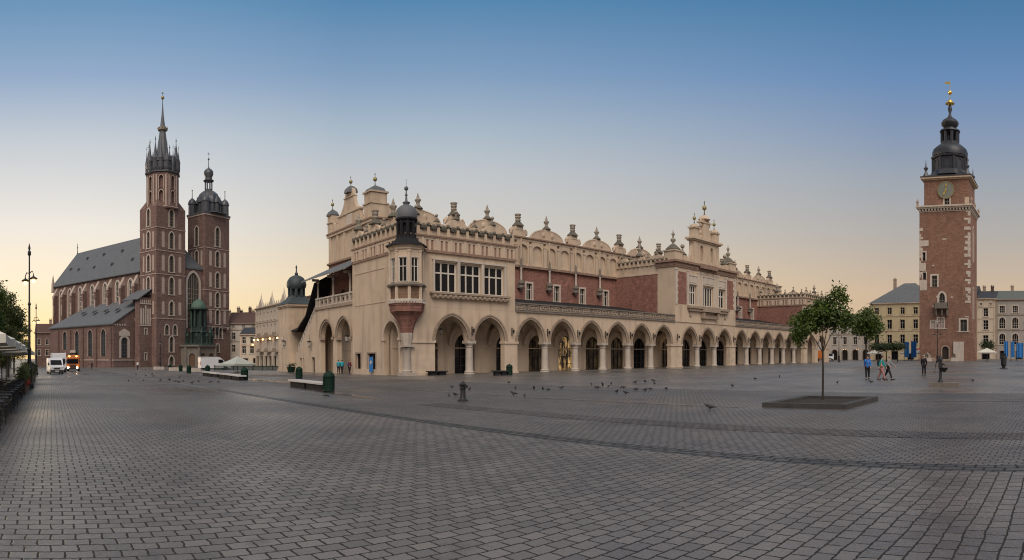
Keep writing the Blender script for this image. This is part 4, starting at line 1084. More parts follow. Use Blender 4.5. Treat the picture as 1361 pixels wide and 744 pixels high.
b = MB(); b.ball((hc[0], hc[1], 69.2), .75, 10, 7); b.lathe([(1.3,68.8),(1.1,69.1)], *hc, 0, 8); b.ball((hc[0],hc[1],71.9), .6, 8, 6); b.tube([(*hc,69.7),(*hc,75)], .09, 5); b.add([(hc[0],hc[1],74.2),(hc[0]-1.6,hc[1],74.5),(hc[0]-1.2,hc[1],75),(hc[0],hc[1],74.9)],[(0,1,2,3),(3,2,1,0)])
o_ = b.build('gilt_ball_and_vane', M['gold'], clk); o_.scale = (1,1,.965); o_.location = (0,0,1.66)
fb = MB(); fb.lathe([(.8,47.5),(.8,48),(.4,48.7),(.3,49.2),(.65,49.9),(.2,50.3),(.1,51.4),(.02,52.2)], n=8); fme = fb.mesh('corner_finial', M['lead'])
for x in (1.4, 12.2):
    for y in (1.4, 11.4): link('corner_finial', fme, clk, (x, y, 0))
fb = MB(); fb.lathe([(.3,39.7),(.25,40.4),(.4,40.8),(.05,41.6)], n=6); fme = fb.mesh('gallery_finial', M['stone'])
for x, y in ((-.4,-.4),(13.5,-.4),(13.5,12.9),(13.5,6)): link('gallery_finial', fme, clk, (x, y, 0))
b = MB()
for i in range(5): b.box(4.4, 9.2, -3.2+i*.6, -.19, -.9+i*.3, -.6+i*.3)
for x in (3.7, 9.25): b.box(x, x+.55, -3.4, -.19, -1.2, 1.0)
b.build('entrance_steps', M['stone'], clk)
b = MB(); b.box(8.9, 11.6, -.35, -.19, -.6, 5.0); b.build('notice_panel', M['white'], clk)
# ---------------------------------------------------------------- houses round the square
M['yellow'] = mat('yellow render', (.50,.41,.26), .85, .08, .6, .25)
M['cream'] = mat('cream render', (.50,.43,.34), .85, .08, .6, .25)
M['grey'] = mat('grey render', (.32,.295,.265), .85, .08, .6, .3)
M['pale'] = mat('pale render', (.42,.38,.33), .85, .08, .6, .3)
M['redroof'] = mat('dark red tile roof', (.085,.05,.042), .8, .2, 2)
M['greyroof'] = mat('grey green roof', (.10,.11,.10), .7, .2, 2)
def house(label, loc, rz, W, Dp, Hh, rows, wallm, roofm, rise, hip=True, wk=None, ground=None, cornice=True, cat='house', chim=2, setback=0, name='townhouse', quoin=True):
    """rows: (z, number of windows, w, h, kind)"""
    t = thing(name, label, cat, loc, rz)
    ops = []
    wk = wk or {}
    for z, n, w, h, kind in rows:
        for i in range(n): ops.append((W*(i+.5)/n, z, w, h, kind, dict(dict(trim=.16, cols=2, rows=2, fm='frame', gm='glass', tm='white', sill=.1), **wk)))
    for g in (ground or []): ops.append(g)
    w_ = walls('wall', t, 0, W, 0, Dp, -1.5, Hh, wallm, {'f': ops}, .45)
    b = MB()
    if cornice:
        band(b, 0, W, 0, Dp, Hh-.45, Hh-.2, .2); band(b, 0, W, 0, Dp, Hh-.2, Hh, .5)
        zs = sorted(set(r[0] for r in rows))
        for z in zs[1:]: b.box(-.05, W+.05, -.14, .02, z-.75, z-.55)
        if quoin:
            for x in (0, W-.45): b.box(x-.03, x+.48, -.1, .02, 0, Hh-.46)
    if b.v: b.build('cornice', M['plaster2' if wallm in ('yellow','cream') else 'stone'], w_)
    b = MB(); e = .5
    if hip: vs = [(-e,-e,Hh),(W+e,-e,Hh),(W+e,Dp+e,Hh),(-e,Dp+e,Hh),(min(Dp,W)*.45,Dp/2,Hh+rise),(W-min(Dp,W)*.45,Dp/2,Hh+rise)]; fs = [(0,1,5,4),(1,2,5),(2,3,4,5),(3,0,4),(0,3,2,1)]
    else: vs = [(-.1,-e,Hh),(W+.1,-e,Hh),(W+.1,Dp+e,Hh),(-.1,Dp+e,Hh),(-.1,Dp/2,Hh+rise),(W+.1,Dp/2,Hh+rise)]; fs = [(0,1,5,4),(1,2,5),(2,3,4,5),(3,0,4),(0,3,2,1)]
    b.add(vs, fs); rf = b.build('roof', M[roofm], t, None, 0, 0)
    for i in range(chim):
        b = MB(); x = W*(i+.6)/(chim+.3); b.box(x-.5, x+.5, Dp*.5-.4, Dp*.5+.4, Hh+rise*.4, Hh+rise+1.3); b.box(x-.6, x+.6, Dp*.5-.5, Dp*.5+.5, Hh+rise+1.3, Hh+rise+1.5)
        for k in (-.25, .25): b.lathe([(.16,Hh+rise+1.5),(.13,Hh+rise+2.0)], x+k, Dp*.5, 0, 6)
        b.build('chimney', M['redroof' if i % 2 else 'stone'], rf)
    return t, w_
def shopf(W, n, w=2.0, h=3.2, z=-.4, gm='glass'): return [(W*(i+.5)/n, z, w, h, 'rect', dict(trim=.15, cols=2, rows=2, fm='darkframe', gm=gm, tm='stone', dep=.3)) for i in range(n)]
# south side of the square (behind the tower)
house('yellow three-storey mansion with grey hipped roof left of the clock tower', (-64.5, 205, 1.1), 0, 22, 20, 18.7, [(5.3,5,1.6,3.0,'rect'),(10.2,5,1.6,3.0,'rect'),(15.0,5,1.5,2.2,'rect')], 'yellow', 'slate', 7.5, True, dict(trim=.1, tm='yellow'), shopf(22, 4), cat='mansion')
house('slim cream townhouse just right of the clock tower', (-29.2, 205, 1.2), 0, 6.2, 16, 19.5, [(4.6,1,1.7,3.2,'rect'),(9.6,1,1.6,3.0,'rect'),(13.8,1,1.5,2.6,'rect'),(17.4,2,.7,.7,'rect')], 'cream', 'slate2', 3.2, False, dict(trim=.25, cols=2, rows=3), shopf(6.2, 1, 2.4), chim=2)
M['yellow2'] = M['pale']
house('grey ornate townhouse at the right edge with blue flags before it', (-22.9, 205, 1.2), 0, 25, 18, 19.2, [(4.9,6,2.0,3.4,'round'),(10.0,6,2.0,3.4,'round'),(14.9,6,1.7,2.2,'rect')], 'grey', 'greyroof', 3.6, False, dict(trim=.35, cols=3, rows=3), shopf(25, 5, 2.2), chim=3)
house('narrow drab house half hidden behind the clock tower', (-42.4, 206, 1.2), 0, 13.1, 16, 20.5, [(5,4,1.2,3.0,'rect'),(10,4,1.2,3.0,'rect'),(15,4,1.1,2.4,'rect')], 'pale', 'slate2', 4, False, dict(trim=.2), shopf(13.1, 3), chim=1)
house('pale house behind the small trees beyond the hall', (-87, 206.5, 1.0), 0, 22.2, 15, 13.2, [(5.3,6,1.3,2.5,'rect'),(9.3,6,1.3,2.2,'rect')], 'pale', 'redroof', 2.6, True, dict(trim=.2), [(22.2*(i+.5)/6, -.5, 2.0, 4.0, 'round', dict(trim=.25, cols=2, rows=2, fm='darkframe', gm='glass', tm='stone', dep=.4)) for i in range(6)], chim=1)
house('cream house seen through the last arch of the hall', (-112, 207, .9), 0, 24.8, 15, 15, [(5.3,6,1.3,2.5,'rect'),(9.6,6,1.3,2.4,'rect')], 'cream', 'redroof', 3, True, dict(trim=.2), shopf(24.8, 5), chim=1)
# east side: ornate tenement and the low houses beside the church
t, w_ = house('ornate cream tenement with pointed gablets and lit lamps, left of the hall turret', (-183.5, 60, -.6), 0, 34, 18, 17.0, [(4.6,11,1.15,2.8,'rect'),(9.0,11,1.15,2.8,'rect'),(13.2,11,1.0,2.2,'rect')], 'cream', 'redroof', 2.5, False, dict(trim=.22, cols=2, rows=3), shopf(34, 9, 1.8), chim=2, cat='tenement')
b = MB()
for x in (4.6, 14, 23.5):
    b.prism([(x-2.0,16.9),(x+2.0,16.9),(x+.9,18.6),(x,19.6),(x-.9,18.6)], -.12, .5); b.lathe([(.2,19.4),(.13,20.2),(.02,21.2)], x, .2, 0, 6)
for k in range(22): b.lathe([(.24,17),(.2,17.6),(.02,18.2)], .8+k*1.54, .1, 0, 5)
b.build('gablet', M['cream'], w_)
b = MB()
for x in (6, 12.5, 19, 25): b.box(x-1.6, x+1.6, -1.1, 0, 8.2, 8.5); b.box(x-1.6, x+1.6, -1.1, -1.0, 8.5, 9.4); b.box(x-1.6, x+1.6, -1.0, 0, 4.0, 4.25); b.box(x-1.6,x+1.6,-1.05,-.95,4.25,5.0)
b.build('balcony', M['stone'], w_)
lm = MB(); lm.cur = 0; lm.tube([(0,0,0),(0,-.9,.25),(0,-.9,0)], .05, 5); lm.cur = 1; lm.ball((0,-.9,-.3), .27, 8, 6); lme = lm.mesh('wall_lamp', [M['iron'], glow('warm lamp', (1,.5,.16), 6)])
for x, z in ((1.4,7.9),(5,7.9),(9.5,7.9),(15.5,8),(21.5,8),(27,8)): link('wall_lamp', lme, w_, (x, -.1, z))
t, w_ = house('low peach house with dark eaves right of the church', (-193, 58.0, -.7), R(60), 10, 12, 9.8, [(3.9,4,1.2,2.2,'rect'),(7.0,4,1.1,1.9,'rect')], 'cream', 'slate2', 2.4, False, dict(trim=.15, tm='pale'), shopf(10, 3, 1.6, 2.7), chim=0)
link('wall_lamp', lme, w_, (4.2, -.1, 6.8)); link('wall_lamp', lme, w_, (8.6, -.1, 6.4))
house('grey white house between the church and the low peach house', (-206, 58.0, -.8), R(65), 13, 12, 14.0, [(4.5,4,1.2,2.4,'rect'),(8.6,4,1.2,2.3,'rect'),(12.4,4,1.1,1.7,'rect')], 'pale', 'redroof', 4.0, False, dict(trim=.15), chim=3)
house('long house with dark tiled roof and a row of chimneys behind the low peach house', (-226, 60, -.8), R(65), 28, 14, 13.5, [(9.5,7,1.2,2.2,'rect')], 'pale', 'redroof', 5.0, False, chim=6)
house('pale townhouse behind the café parasols and trees', (-168, -13.5, -1.1), PI, 50, 10, 16, [(5,12,1.2,2.4,'rect'),(9.5,12,1.2,2.4,'rect'),(13,12,1.1,1.6,'rect')], 'pale', 'redroof', 4, False, chim=2)
house('small dark brick house far behind the church, at left', (-238, -6.0, -1.4), R(88), 12, 12, 12.5, [(4,4,1.2,2.2,'rect'),(8,4,1.2,2.0,'rect')], 'brickch', 'redroof', 3.5, False, chim=1)

# ---------------------------------------------------------------- trees
M['leaf1'] = leaf('fresh green leaves', (.07,.125,.02)); M['leaf2'] = leaf('dark green leaves', (.032,.058,.018)); M['leaf3'] = leaf('dull green leaves', (.075,.105,.026))
M['bark'] = mat('dark bark', (.035,.028,.022), .9, .3, 6)
def leafcloud(blobs, n, size, r):
    b = MB()
    vol = [bl[3]*bl[4]*bl[5] for bl in blobs]; tot = sum(vol)
    for (cx, cy, cz, rx, ry, rz), v in zip(blobs, vol):
        k = int(n*v/tot)+4
        cl = [(r.gauss(0,1), r.gauss(0,1), r.gauss(0,1)) for _ in range(max(7, k//16))]
        for _ in range(k):
            d = Vector(r.choice(cl)).normalized()
            rad = r.uniform(.35, 1.0)**.5*r.uniform(.75, 1.08)
            p = Vector((cx+d.x*rx*rad, cy+d.y*ry*rad, cz+d.z*rz*rad))+Vector((r.gauss(0,1), r.gauss(0,1), r.gauss(0,1)))*size*1.3
            nrm = (Vector((r.gauss(0,.6), r.gauss(0,.6), r.gauss(.5,.6)))+d*.5).normalized()
            a = nrm.orthogonal().normalized(); a.rotate(Matrix.Rotation(r.uniform(0, 6.3), 3, nrm)); c = nrm.cross(a)
            s = size*r.uniform(.6, 1.3)
            b.add([p-a*s*.9, p-c*s*.42+a*.1*s, p+a*s*.9, p+c*s*.42+a*.1*s], [(0,1,2,3)])
    return b
def tree(name, label, loc, blobs, n, size, trunk, lm, group=None, seed=1, cat='tree'):
    r = random.Random(seed)
    t = thing(name, label, cat, loc, 0, group)
    leafcloud(blobs, n, size, r).build('crown', lm, t, None, 0, 0)
    b = MB()
    for pts, rs in trunk: b.tube(pts, rs, 7)
    b.build('trunk', M['bark'], t)
    return t
# young tree in the stone-edged bed
def limbs(h, r0, tops, base=None):
    L = [([(0,0,-.3),(.02,0,h*.5),(0,.02,h)], [r0*1.15, r0, r0*.85])]
    for (x, y, z) in tops: L.append(([(0,.02,h-.1),(x*.45,y*.45,h+(z-h)*.55),(x,y,z)], [r0*.5, r0*.3, r0*.12]))
    return L
tr = tree('young_tree', 'young tree with a thin trunk and small crown in the stone-edged bed', (-9.45, 23.75, .12),
   [(-.95,0,3.15,.42,.45,.36),(-1.05,.1,2.75,.34,.4,.34),(-.62,.2,3.42,.42,.42,.3),(-.25,0,3.3,.42,.45,.42),(-.1,.15,3.7,.42,.4,.34),(.28,-.1,3.5,.4,.42,.34),(.42,.1,4.02,.30,.3,.28),(.72,0,4.28,.32,.32,.24),(.95,.1,4.02,.2,.25,.2),(.72,.05,3.42,.42,.42,.36),(1.02,-.1,3.15,.34,.36,.32),(-.5,-.25,2.95,.42,.4,.36),(-.95,-.1,2.5,.24,.25,.2),(.25,.2,3.05,.3,.4,.26)],
   7600, .08, limbs(2.05, .042, [(-.9,.1,3.0),(-.4,.25,3.4),(.05,-.1,3.6),(.5,.05,4.05),(.85,.1,3.3)]), M['leaf1'], None, 5)
bed = thing('planting_bed', 'square stone-edged bed round the young tree', 'planting bed', (-9.02, 22.78, .12))
bed.rotation_euler = (R(.43), R(-.34), R(2))
b = MB(); hx, hy = 1.58, 2.12
b.wall(rect(-hx,hx,-hy,hy), [rect(-hx+.32,hx-.32,-hy+.32,hy-.32)], 0, .2); 
b.v = [(x, z, .18-y-.02) for x, y, z in b.v]
b.build('stone_kerb', M['kerb'], bed)
b = MB(); b.box(-hx+.33,hx-.33,-hy+.33,hy-.33,-.1,.08); b.build('soil', mat('dark soil', (.03,.025,.02), .95, .4, 6), bed)
for (bb, d, lab, sc, seed, m) in ((1151,112,'round dark tree beyond the young tree, in front of the yellow mansion',1.0,11,'leaf2'),):
    tree('small_tree', lab, site(bb, d), [(0,0,7.4,2.4,2.4,1.8),(-1.4,0,6.2,1.6,1.6,1.2),(1.5,.3,6.6,1.7,1.7,1.4),(.3,.4,9.0,1.3,1.3,1.1),(-.8,.3,8.2,1.4,1.4,1.1),(.9,0,5.2,1.3,1.3,.8)], 5200, .26, limbs(4.2,.16,[(-1.2,0,6.5),(1.2,.3,6.8),(0,.2,8.5)]), M['leaf1'], None, seed)
for i, (bb, d) in enumerate(((1167,150),(1178,153),(1193,149),(1312,176))):
    tree('small_tree', ['low umbrella-shaped tree, leftmost of three before the yellow mansion','low umbrella-shaped tree, middle of three before the yellow mansion','low umbrella-shaped tree, rightmost of three before the yellow mansion','small dark tree before the slim cream townhouse'][i], site(bb, d),
        [(0,0,3.6,2.1,1.9,.75),(-.9,0,3.2,1.2,1.2,.6),(.9,.2,3.4,1.3,1.2,.6)] if i < 3 else [(0,0,4.2,2.2,2,1.2),(.6,0,3.4,1.6,1.5,.9)], 1500, .22, limbs(2.5,.13,[(-.8,0,3.3),(.8,.2,3.4)]), M['leaf2'], None, 20+i)
# big trees along the left edge
def bigtree(label, loc, s, seed, m, n=8000):
    r = random.Random(seed)
    bl = [(r.uniform(-2.4,2.4)*s, r.uniform(-2.4,2.4)*s, r.uniform(2.6,9.0)*s, r.uniform(1.2,1.9)*s, r.uniform(1.2,1.9)*s, r.uniform(.9,1.5)*s) for _ in range(14)]+[(0,0,9.6*s,1.3*s,1.3*s,1.1*s)]
    tree('plane_tree', label, loc, bl, n, .155*s**.5, limbs(3.4*s,.2*s,[(-1.5*s,.5,6*s),(1.4*s,.6,6.5*s),(.2,-1.2*s,7*s),(.3,.4,8.6*s)]), M[m], None, seed)
bigtree('broad tree at the left edge, nearest of the row above the parasols', (-42.0, -5.3, -.25), .70, 31, 'leaf1', 24000)
bigtree('leafy tree behind the ornate lamp post, left edge', (-57, -5.4, -.4), .84, 32, 'leaf3', 24000)
bigtree('farther tree of the left row, seen below the second lamp post', (-78, -5.2, -.5), .80, 33, 'leaf3', 16000)
bigtree('farthest tree of the left row, close to the delivery vans', (-104, -6.0, -.7), .72, 34, 'leaf3', 9000)
bigtree('dark tree at the left edge between nearest and lamp post trees', (-66, -9.5, -.5), 1.0, 35, 'leaf3', 16000)
# ---------------------------------------------------------------- figures grown over skeletons
def bake(o, name, m):
    dg = bpy.context.evaluated_depsgraph_get()
    me = bpy.data.meshes.new_from_object(o.evaluated_get(dg))
    bpy.data.objects.remove(o)
    me.name = name; me.materials.clear(); me.materials.append(m)
    me.polygons.foreach_set('use_smooth', [True]*len(me.polygons)); me.update()
    return me
def skin(name, vs, es, rs, m, root=0, sub=1):
    me = bpy.data.meshes.new(name); me.from_pydata([tuple(v) for v in vs], es, [])
    o = bpy.data.objects.new(name, me); COL.objects.link(o)
    md = o.modifiers.new('Skin', 'SKIN'); md.use_smooth_shade = True
    if not me.skin_vertices: 
        import bmesh
        bm = bmesh.new(); bm.from_mesh(me); bm.verts.layers.skin.verify(); bm.to_mesh(me); bm.free()
    sv = me.skin_vertices[0].data
    for i, r in enumerate(rs): sv[i].radius = (r, r) if not isinstance(r, tuple) else r
    sv[root].use_root = True
    if sub: s = o.modifiers.new('Sub', 'SUBSURF'); s.levels = sub; s.render_levels = sub
    return bake(o, name, m)
M['skin'] = mat('skin', (.42,.25,.18), .6, .05); M['hair_d'] = mat('dark hair', (.03,.02,.015), .6, .2, 8); M['hair_g'] = mat('grey hair', (.25,.23,.21), .6, .2, 8)
def cloth(c): return mat('cloth', c, .9, .15, 4)
def person(label, loc, rz, jc, tc, hair='hair_d', stride=.3, lean=0., arms=(.15,-.15), bag=None, reach=0., group=None, bare=False, h=1.75):
    t = thing('person', label, 'person', loc, rz, group)
    t.scale = (h/1.75,)*3
    ly = lean
    P = [(0,0,.95),(0,.02+ly*.3,1.15),(0,.0+ly*.7,1.36),(0,.01+ly,1.5),(0,.03+ly,1.585),(0,.035+ly,1.66),(0,.03+ly,1.715)]
    r = [.135,.125,.14,.058,.075,.088,.055]
    E_ = [(i,i+1) for i in range(6)]
    P.append((0,.128+ly,1.63)); r.append(.014); E_.append((5,7))     # nose
    clo = dict(j=([0,1,2,3],), )
    def add(pts, rad, at):
        last = at
        for p, q in zip(pts, rad):
            P.append(p); r.append(q); E_.append((last, len(P)-1)); last = len(P)-1
        return list(range(len(P)-len(pts), len(P)))
    A = []; L = []
    for k, s in enumerate((-1, 1)):
        sw = arms[k]
        A.append(add([(s*.17,ly*.8,1.43),(s*.225,ly*.7+sw*.5-.02,1.16),(s*.22,ly*.7+sw+.06+reach,.93+reach*.6),(s*.215,ly*.7+sw+.09+reach*1.2,.85+reach*.65),(s*.21,ly*.7+sw+.11+reach*1.3,.78+reach*.65)], [.068,.05,.034,.042,.022], 2))
        st = stride*s
        up = max(0, -st)*.25
        L.append(add([(s*.095,0,.88),(s*.10,st*.45+abs(st)*.12,.50),(s*.10,st*.95-abs(st)*.05,.085+up),(s*.11,st*.95+.15,.045+up*.5)], [.098,.066,.045,.038], 0))
    body = skin('body', P, E_, r, M['skin'])
    link('body', body, t)
    idx = [0,1,2,3]
    V = [P[i] for i in (0,1,2)]+[(0,.01+ly,1.47)]; rr = [.165,.155,.172,.078]; ee = [(0,1),(1,2),(2,3)]
    V.insert(0, (0,-.0,.84)); rr.insert(0, .165); ee = [(0,1),(1,2),(2,3),(3,4)]
    for a in A:
        base = 3
        for n_, q in zip(a[:3], (.088,.068,.052)): V.append(P[n_]); rr.append(q); ee.append((base, len(V)-1)); base = len(V)-1
    link('jacket', skin('jacket', V, ee, rr, cloth(jc), 2), t)
    V = [(0,0,.93)]; rr = [.15]; ee = []
    for l in L:
        base = 0
        for n_, q in zip(l[:3], (.118,.084,.066)):
            if bare and n_ == l[2]: break
            V.append(P[n_]); rr.append(q); ee.append((base, len(V)-1)); base = len(V)-1
    link('trousers', skin('trousers', V, ee, rr, cloth(tc)), t)
    for l in L:
        b = MB(); p = P[l[2]]; q = P[l[3]]
        b.box(p[0]-.05, p[0]+.05, p[1]-.08, q[1]+.06, q[2]-.045, q[2]+.03); b.build('shoe', M['black'], t)
    b = MB(); b.ball((0,.015+ly,1.675), .105, 10, 7, .95, 1.05, 1.0); b.v = [(x, y-(.035 if z < 1.69 else 0), z) for x, y, z in b.v]
    b.build('hair', M[hair], t)
    if bag:
        b = MB(); b.box(-.15,.15,-.32+ly*.6,-.14+ly*.6,1.02,1.42); b.build('backpack', cloth(bag), t)
    return t
person('person in a bright blue jacket and black trousers walking beyond the young tree', spot(1153, 504), R(200), (.02,.13,.42), (.015,.015,.018), 'hair_d', .16, 0, (.16,-.1))
person('person in a teal top with pinkish leggings walking beside a stooped companion', spot(1171.5, 505), R(275), (.02,.22,.22), (.35,.16,.15), 'hair_d', .28, .05, (.2,-.2), (.02,.02,.025))
person('stooped person in a grey hooded jacket and dark trousers beside the teal one', spot(1180, 504.5), R(270), (.22,.23,.24), (.02,.02,.022), 'hair_g', .36, .14, (.2,-.1), None, .12)
person('person in black seen from behind, standing near the clock tower', spot(1228, 499), R(5), (.014,.014,.016), (.018,.018,.022), 'hair_g', .06, 0, (.05,.03))
person('person in a teal jacket before the loggia arches, left of the pair', site(450, 82.3), R(60), (.02,.22,.27), (.02,.02,.03), 'hair_d', .1, 0, (.05,.0))
person('person in a teal jacket before the loggia arches, right of the pair', site(454.5, 82.0), R(75), (.02,.25,.30), (.02,.02,.03), 'hair_d', .08, 0, (.05,.02))
person('person in a dark red jacket at the loggia pillar holding out an arm', site(464.5, 79.8), R(-80), (.10,.02,.03), (.02,.02,.025), 'hair_d', .1, 0, (.05,.1), (.03,.14,.4), .1)
person('person in dark clothes walking before the church aisle', site(122, 150), R(100), (.02,.02,.025), (.02,.02,.02), 'hair_d', .25, 0, (.2,-.2))
person('person in a white top by the church corner', site(183, 135), R(100), (.55,.53,.5), (.03,.03,.035), 'hair_d', .2, 0, (.1,-.1))

# pigeons
M['pigeon'] = mat('pigeon feathers', (.035,.036,.042), .7, .5, 9)
def pigeon_mesh(v):
    hd = {0: (.13,.20), 1: (.17,.045), 2: (.15,.185)}[v]
    up = .0 if v != 1 else -.01
    P = [(0,-.19,.085),(0,-.11,.105),(0,-.02,.12+up),(0,.07,.135+up),(0,(.07+hd[0])/2+.01,(.135+hd[1])/2),(0,hd[0],hd[1]),(0,hd[0]+.035,hd[1]-.008)]
    r = [(.03,.012),(.045,.03),.062,.052,.028,.024,.006]
    e = [(i,i+1) for i in range(6)]
    n = len(P)
    for s, dy in ((-1,.03 if v == 2 else 0),(1,-.02 if v == 2 else 0)):
        k = len(P); P += [(s*.025,.01+dy,.06),(s*.025,.01+dy,.012),(s*.025,.04+dy,.008)]; r += [.014,.006,.006]; e += [(2,k),(k,k+1),(k+1,k+2)]
    return skin('pigeon', P, e, r, M['pigeon'], 2)
PM = [pigeon_mesh(v) for v in range(3)]
def pigeon(x, y, label, group, k):
    o = link('pigeon', PM[k % 3], None, spot(x, y)+Vector((0,0,.0)), rnd.uniform(0, 6.28), rnd.uniform(.95,1.2))
    tag(o, label, 'pigeon', group)
c = 0
for x, y in ((45,142),(28,187),(62,187),(140,155)):
    pigeon(590+x/4.125, 480+(y+6)/4.125, 'dark pigeon on the cobbles close round the black iron post', 'pigeons round the iron post', c); c += 1
for x, y in ((355,116),(392,148),(383,183),(442,190),(493,150),(543,153),(570,157),(645,148)):
    pigeon(590+x/4.125, 480+(y+6)/4.125, 'dark pigeon of the loose line between the iron post and the dense flock', 'pigeons in the loose line', c); c += 1
for x, y in ((808,126),(843,146),(869,125),(871,133),(903,137),(917,124),(947,170),(985,145),(998,177),(1048,117),(1054,157),(1103,113),(1103,160),(1130,153),(1148,107),(1155,123),(1218,152)):
    pigeon(590+x/4.125, 480+(y+6)/4.125, 'dark pigeon of the dense flock on the cobbles before the middle arcade', 'pigeons in the main flock', c); c += 1
for x, y in ((90,158),(135,120),(178,156),(192,127),(228,120),(238,130),(278,155),(330,153),(365,161),(385,167),(388,137),(410,158),(462,172),(500,163),(572,166),(615,166),(190,93),(172,90),(222,95)):
    pigeon(150+x/4.39, 470+(y+5)/4.39, 'dark pigeon of the scattered flock on the cobbles between church and stone benches', 'pigeons in the left flock', c); c += 1
pigeon(944, 545, 'lone dark pigeon nearest the camera, left of the planting bed', None, 2)
pigeon(1242/4.39+150, 528, 'lone dark pigeon on the cobbles in front of the near green bin', None, 1)
for x, y in ((973.5, 514.5), (1004, 505), (1036, 501.5)): pigeon(x, y, 'single dark pigeon between the main flock and the planting bed', 'pigeons before the far arcade', 0 if x < 1000 else 2)
pigeon(1113, 510, 'grey pigeon on the cobbles just right of the young tree trunk', None, 2)
pigeon(1158, 509.5, 'grey pigeon at the feet of the blue jacketed walker', None, 0)
pigeon(1292.5, 507, 'lone pigeon right of the iron pump', None, 1)

# ---------------------------------------------------------------- street furniture
def bin_(label, loc, group='green litter bins'):
    t = thing('litter_bin', label, 'litter bin', loc, 0, group)
    b = MB(); b.lathe([(.30,0),(.34,.04),(.32,.1),(.31,.78),(.35,.82),(.35,.9)], n=18)
    for k in range(18): a = 2*PI*k/18; b.tube([(.325*math.cos(a),.325*math.sin(a),.1),(.325*math.cos(a),.325*math.sin(a),.8)], .018, 4)
    b.build('barrel', M['green'], t)
    b = MB(); b.lathe([(.34,.901),(.31,1.0),(.19,1.1),(.07,1.14),(.045,1.2)], n=18); b.build('lid', M['green'], t)
    return t
b0 = bin_('green iron litter bin at the right end of the nearest stone bench', spot(437, 520))
for p, lab in (((397.5,503),'green iron litter bin behind the left end of the nearest stone bench'),((325,505),'green iron litter bin at the right end of the second row of benches'),((276,495.5),'green iron litter bin behind the left end of the second row of benches'),((677,498.5),'green iron litter bin beside the hall pier between the first arches'),((251,496),'green iron litter bin standing by the church porch, rightmost there'),((240,493.5),'green iron litter bin by the church porch, middle one'),((226,492.5),'green iron litter bin by the church porch, leftmost')):
    dup(b0, spot(*p), 0, lab)
def bench(label, A, B_, dark=False, group='stone benches'):
    A = Vector(A); B_ = Vector(B_); d = B_-A; L = d.length
    t = thing('stone_bench', label, 'bench', A, math.atan2(d.y, d.x), group)
    b = MB(); b.box(0, L, -.4, .4, .40, .52); b.build('seat', M['iron'] if dark else mat('pale bench slab', (.42,.41,.40), .45, .1, 3), t)
    n = max(2, int(L/2.4)); w_ = L/n
    for i in range(n):
        b = MB(); x = i*w_; b.box(x+.16, x+w_-.16, -.28, .28, 0, .399); b.build('support', M['black'], t)
    b = MB(); b.box(.1, L-.1, -.05, .05, .1, .39); b.build('rail', M['iron'], t)
bench('long pale-topped stone bench with dark supports, nearest one, between two green bins', spot(390, 514), spot(436, 519.5))
bench('pale-topped stone bench of the second row, right half', spot(294, 502), spot(322, 505.5))
bench('pale-topped stone bench of the second row, left half', spot(272, 499), spot(292, 501.5))
bench('dark bench beside the hall pier between the first arches', spot(655, 499), spot(674, 498.6), True, 'dark benches by the hall')
bench('dark bench against the hall wall right of the corner column', (-58.2, 38.3, -.1), (-58.2, 40.7, -.1), True, 'dark benches by the hall')
def block(label, loc, s, rz=0, m='white', grp='pale stone blocks'):
    t = thing('stone_planter', label, 'planter', loc, rz, grp)
    b = MB(); b.wall(rect(-s,s,-.5,.5), [rect(-s+.15,s-.15,-.35,.35)], 0, .6); b.v = [(x,z,.6-y) for x,y,z in b.v]; b.build('trough', M[m], t)
    b = MB(); b.box(-s+.16,s-.16,-.34,.34,.1,.45); b.build('soil', M['bark'], t)
block('pale stone planter by the church, left of the rightmost green bin', spot(245, 493), 1.1, R(100)); block('pale stone planter by the church, left of the middle green bin', spot(233, 492.6), 1.1, R(100)); block('low pale stone planter furthest right by the church', spot(259, 494), .8, R(100)); block('tall pale stone planter before the church tower corner', spot(211, 491), 1.0, R(100))
# iron post
t = thing('iron_post', 'short black iron hydrant post with a cap on the open cobbles', 'hydrant', spot(615, 533))
b = MB(); b.lathe([(.24,-.02),(.24,.04),(.17,.08),(.13,.16),(.115,.5),(.14,.53),(.14,.57),(.10,.6)], n=12); b.build('shaft', M['iron'], t)
b = MB(); b.lathe([(.11,.6),(.12,.68),(.16,.7),(.16,.74),(.09,.78),(.07,.83),(.04,.86)], n=12); b.tube([(-.2,0,.66),(.24,0,.66)], .05, 8); b.tube([(.24,0,.66),(.3,0,.64)], .06, 8); b.build('cap', M['iron'], t)
# pump on a slab
t = thing('water_pump', 'black iron street pump with a bowl and handle on a low stone slab', 'pump', site(1250, 36.5))
b = MB(); b.box(-.55,1.05,-.55,.55,-.1,.24); b.build('slab', M['darkstone'], t)
b = MB(); b.lathe([(.16,.24),(.13,.34),(.09,.4),(.08,1.0),(.12,1.05),(.11,1.5),(.15,1.52),(.13,1.62),(.05,1.72),(.02,1.84)], n=12); b.build('column', M['iron'], t)
b = MB(); b.lathe([(.05,.82),(.16,.92),(.23,1.05),(.25,1.08),(.22,1.08)], .22, -.05, 0, 12); b.tube([(0,0,1.25),(.22,-.05,1.28),(.3,-.05,1.2)], .04, 6); b.build('bowl', M['iron'], t)
b = MB(); b.tube([(0,0,1.5),(-.22,.05,1.48),(-.3,.08,1.2),(-.36,.1,.75)], .025, 6); b.build('handle', M['iron'], t)
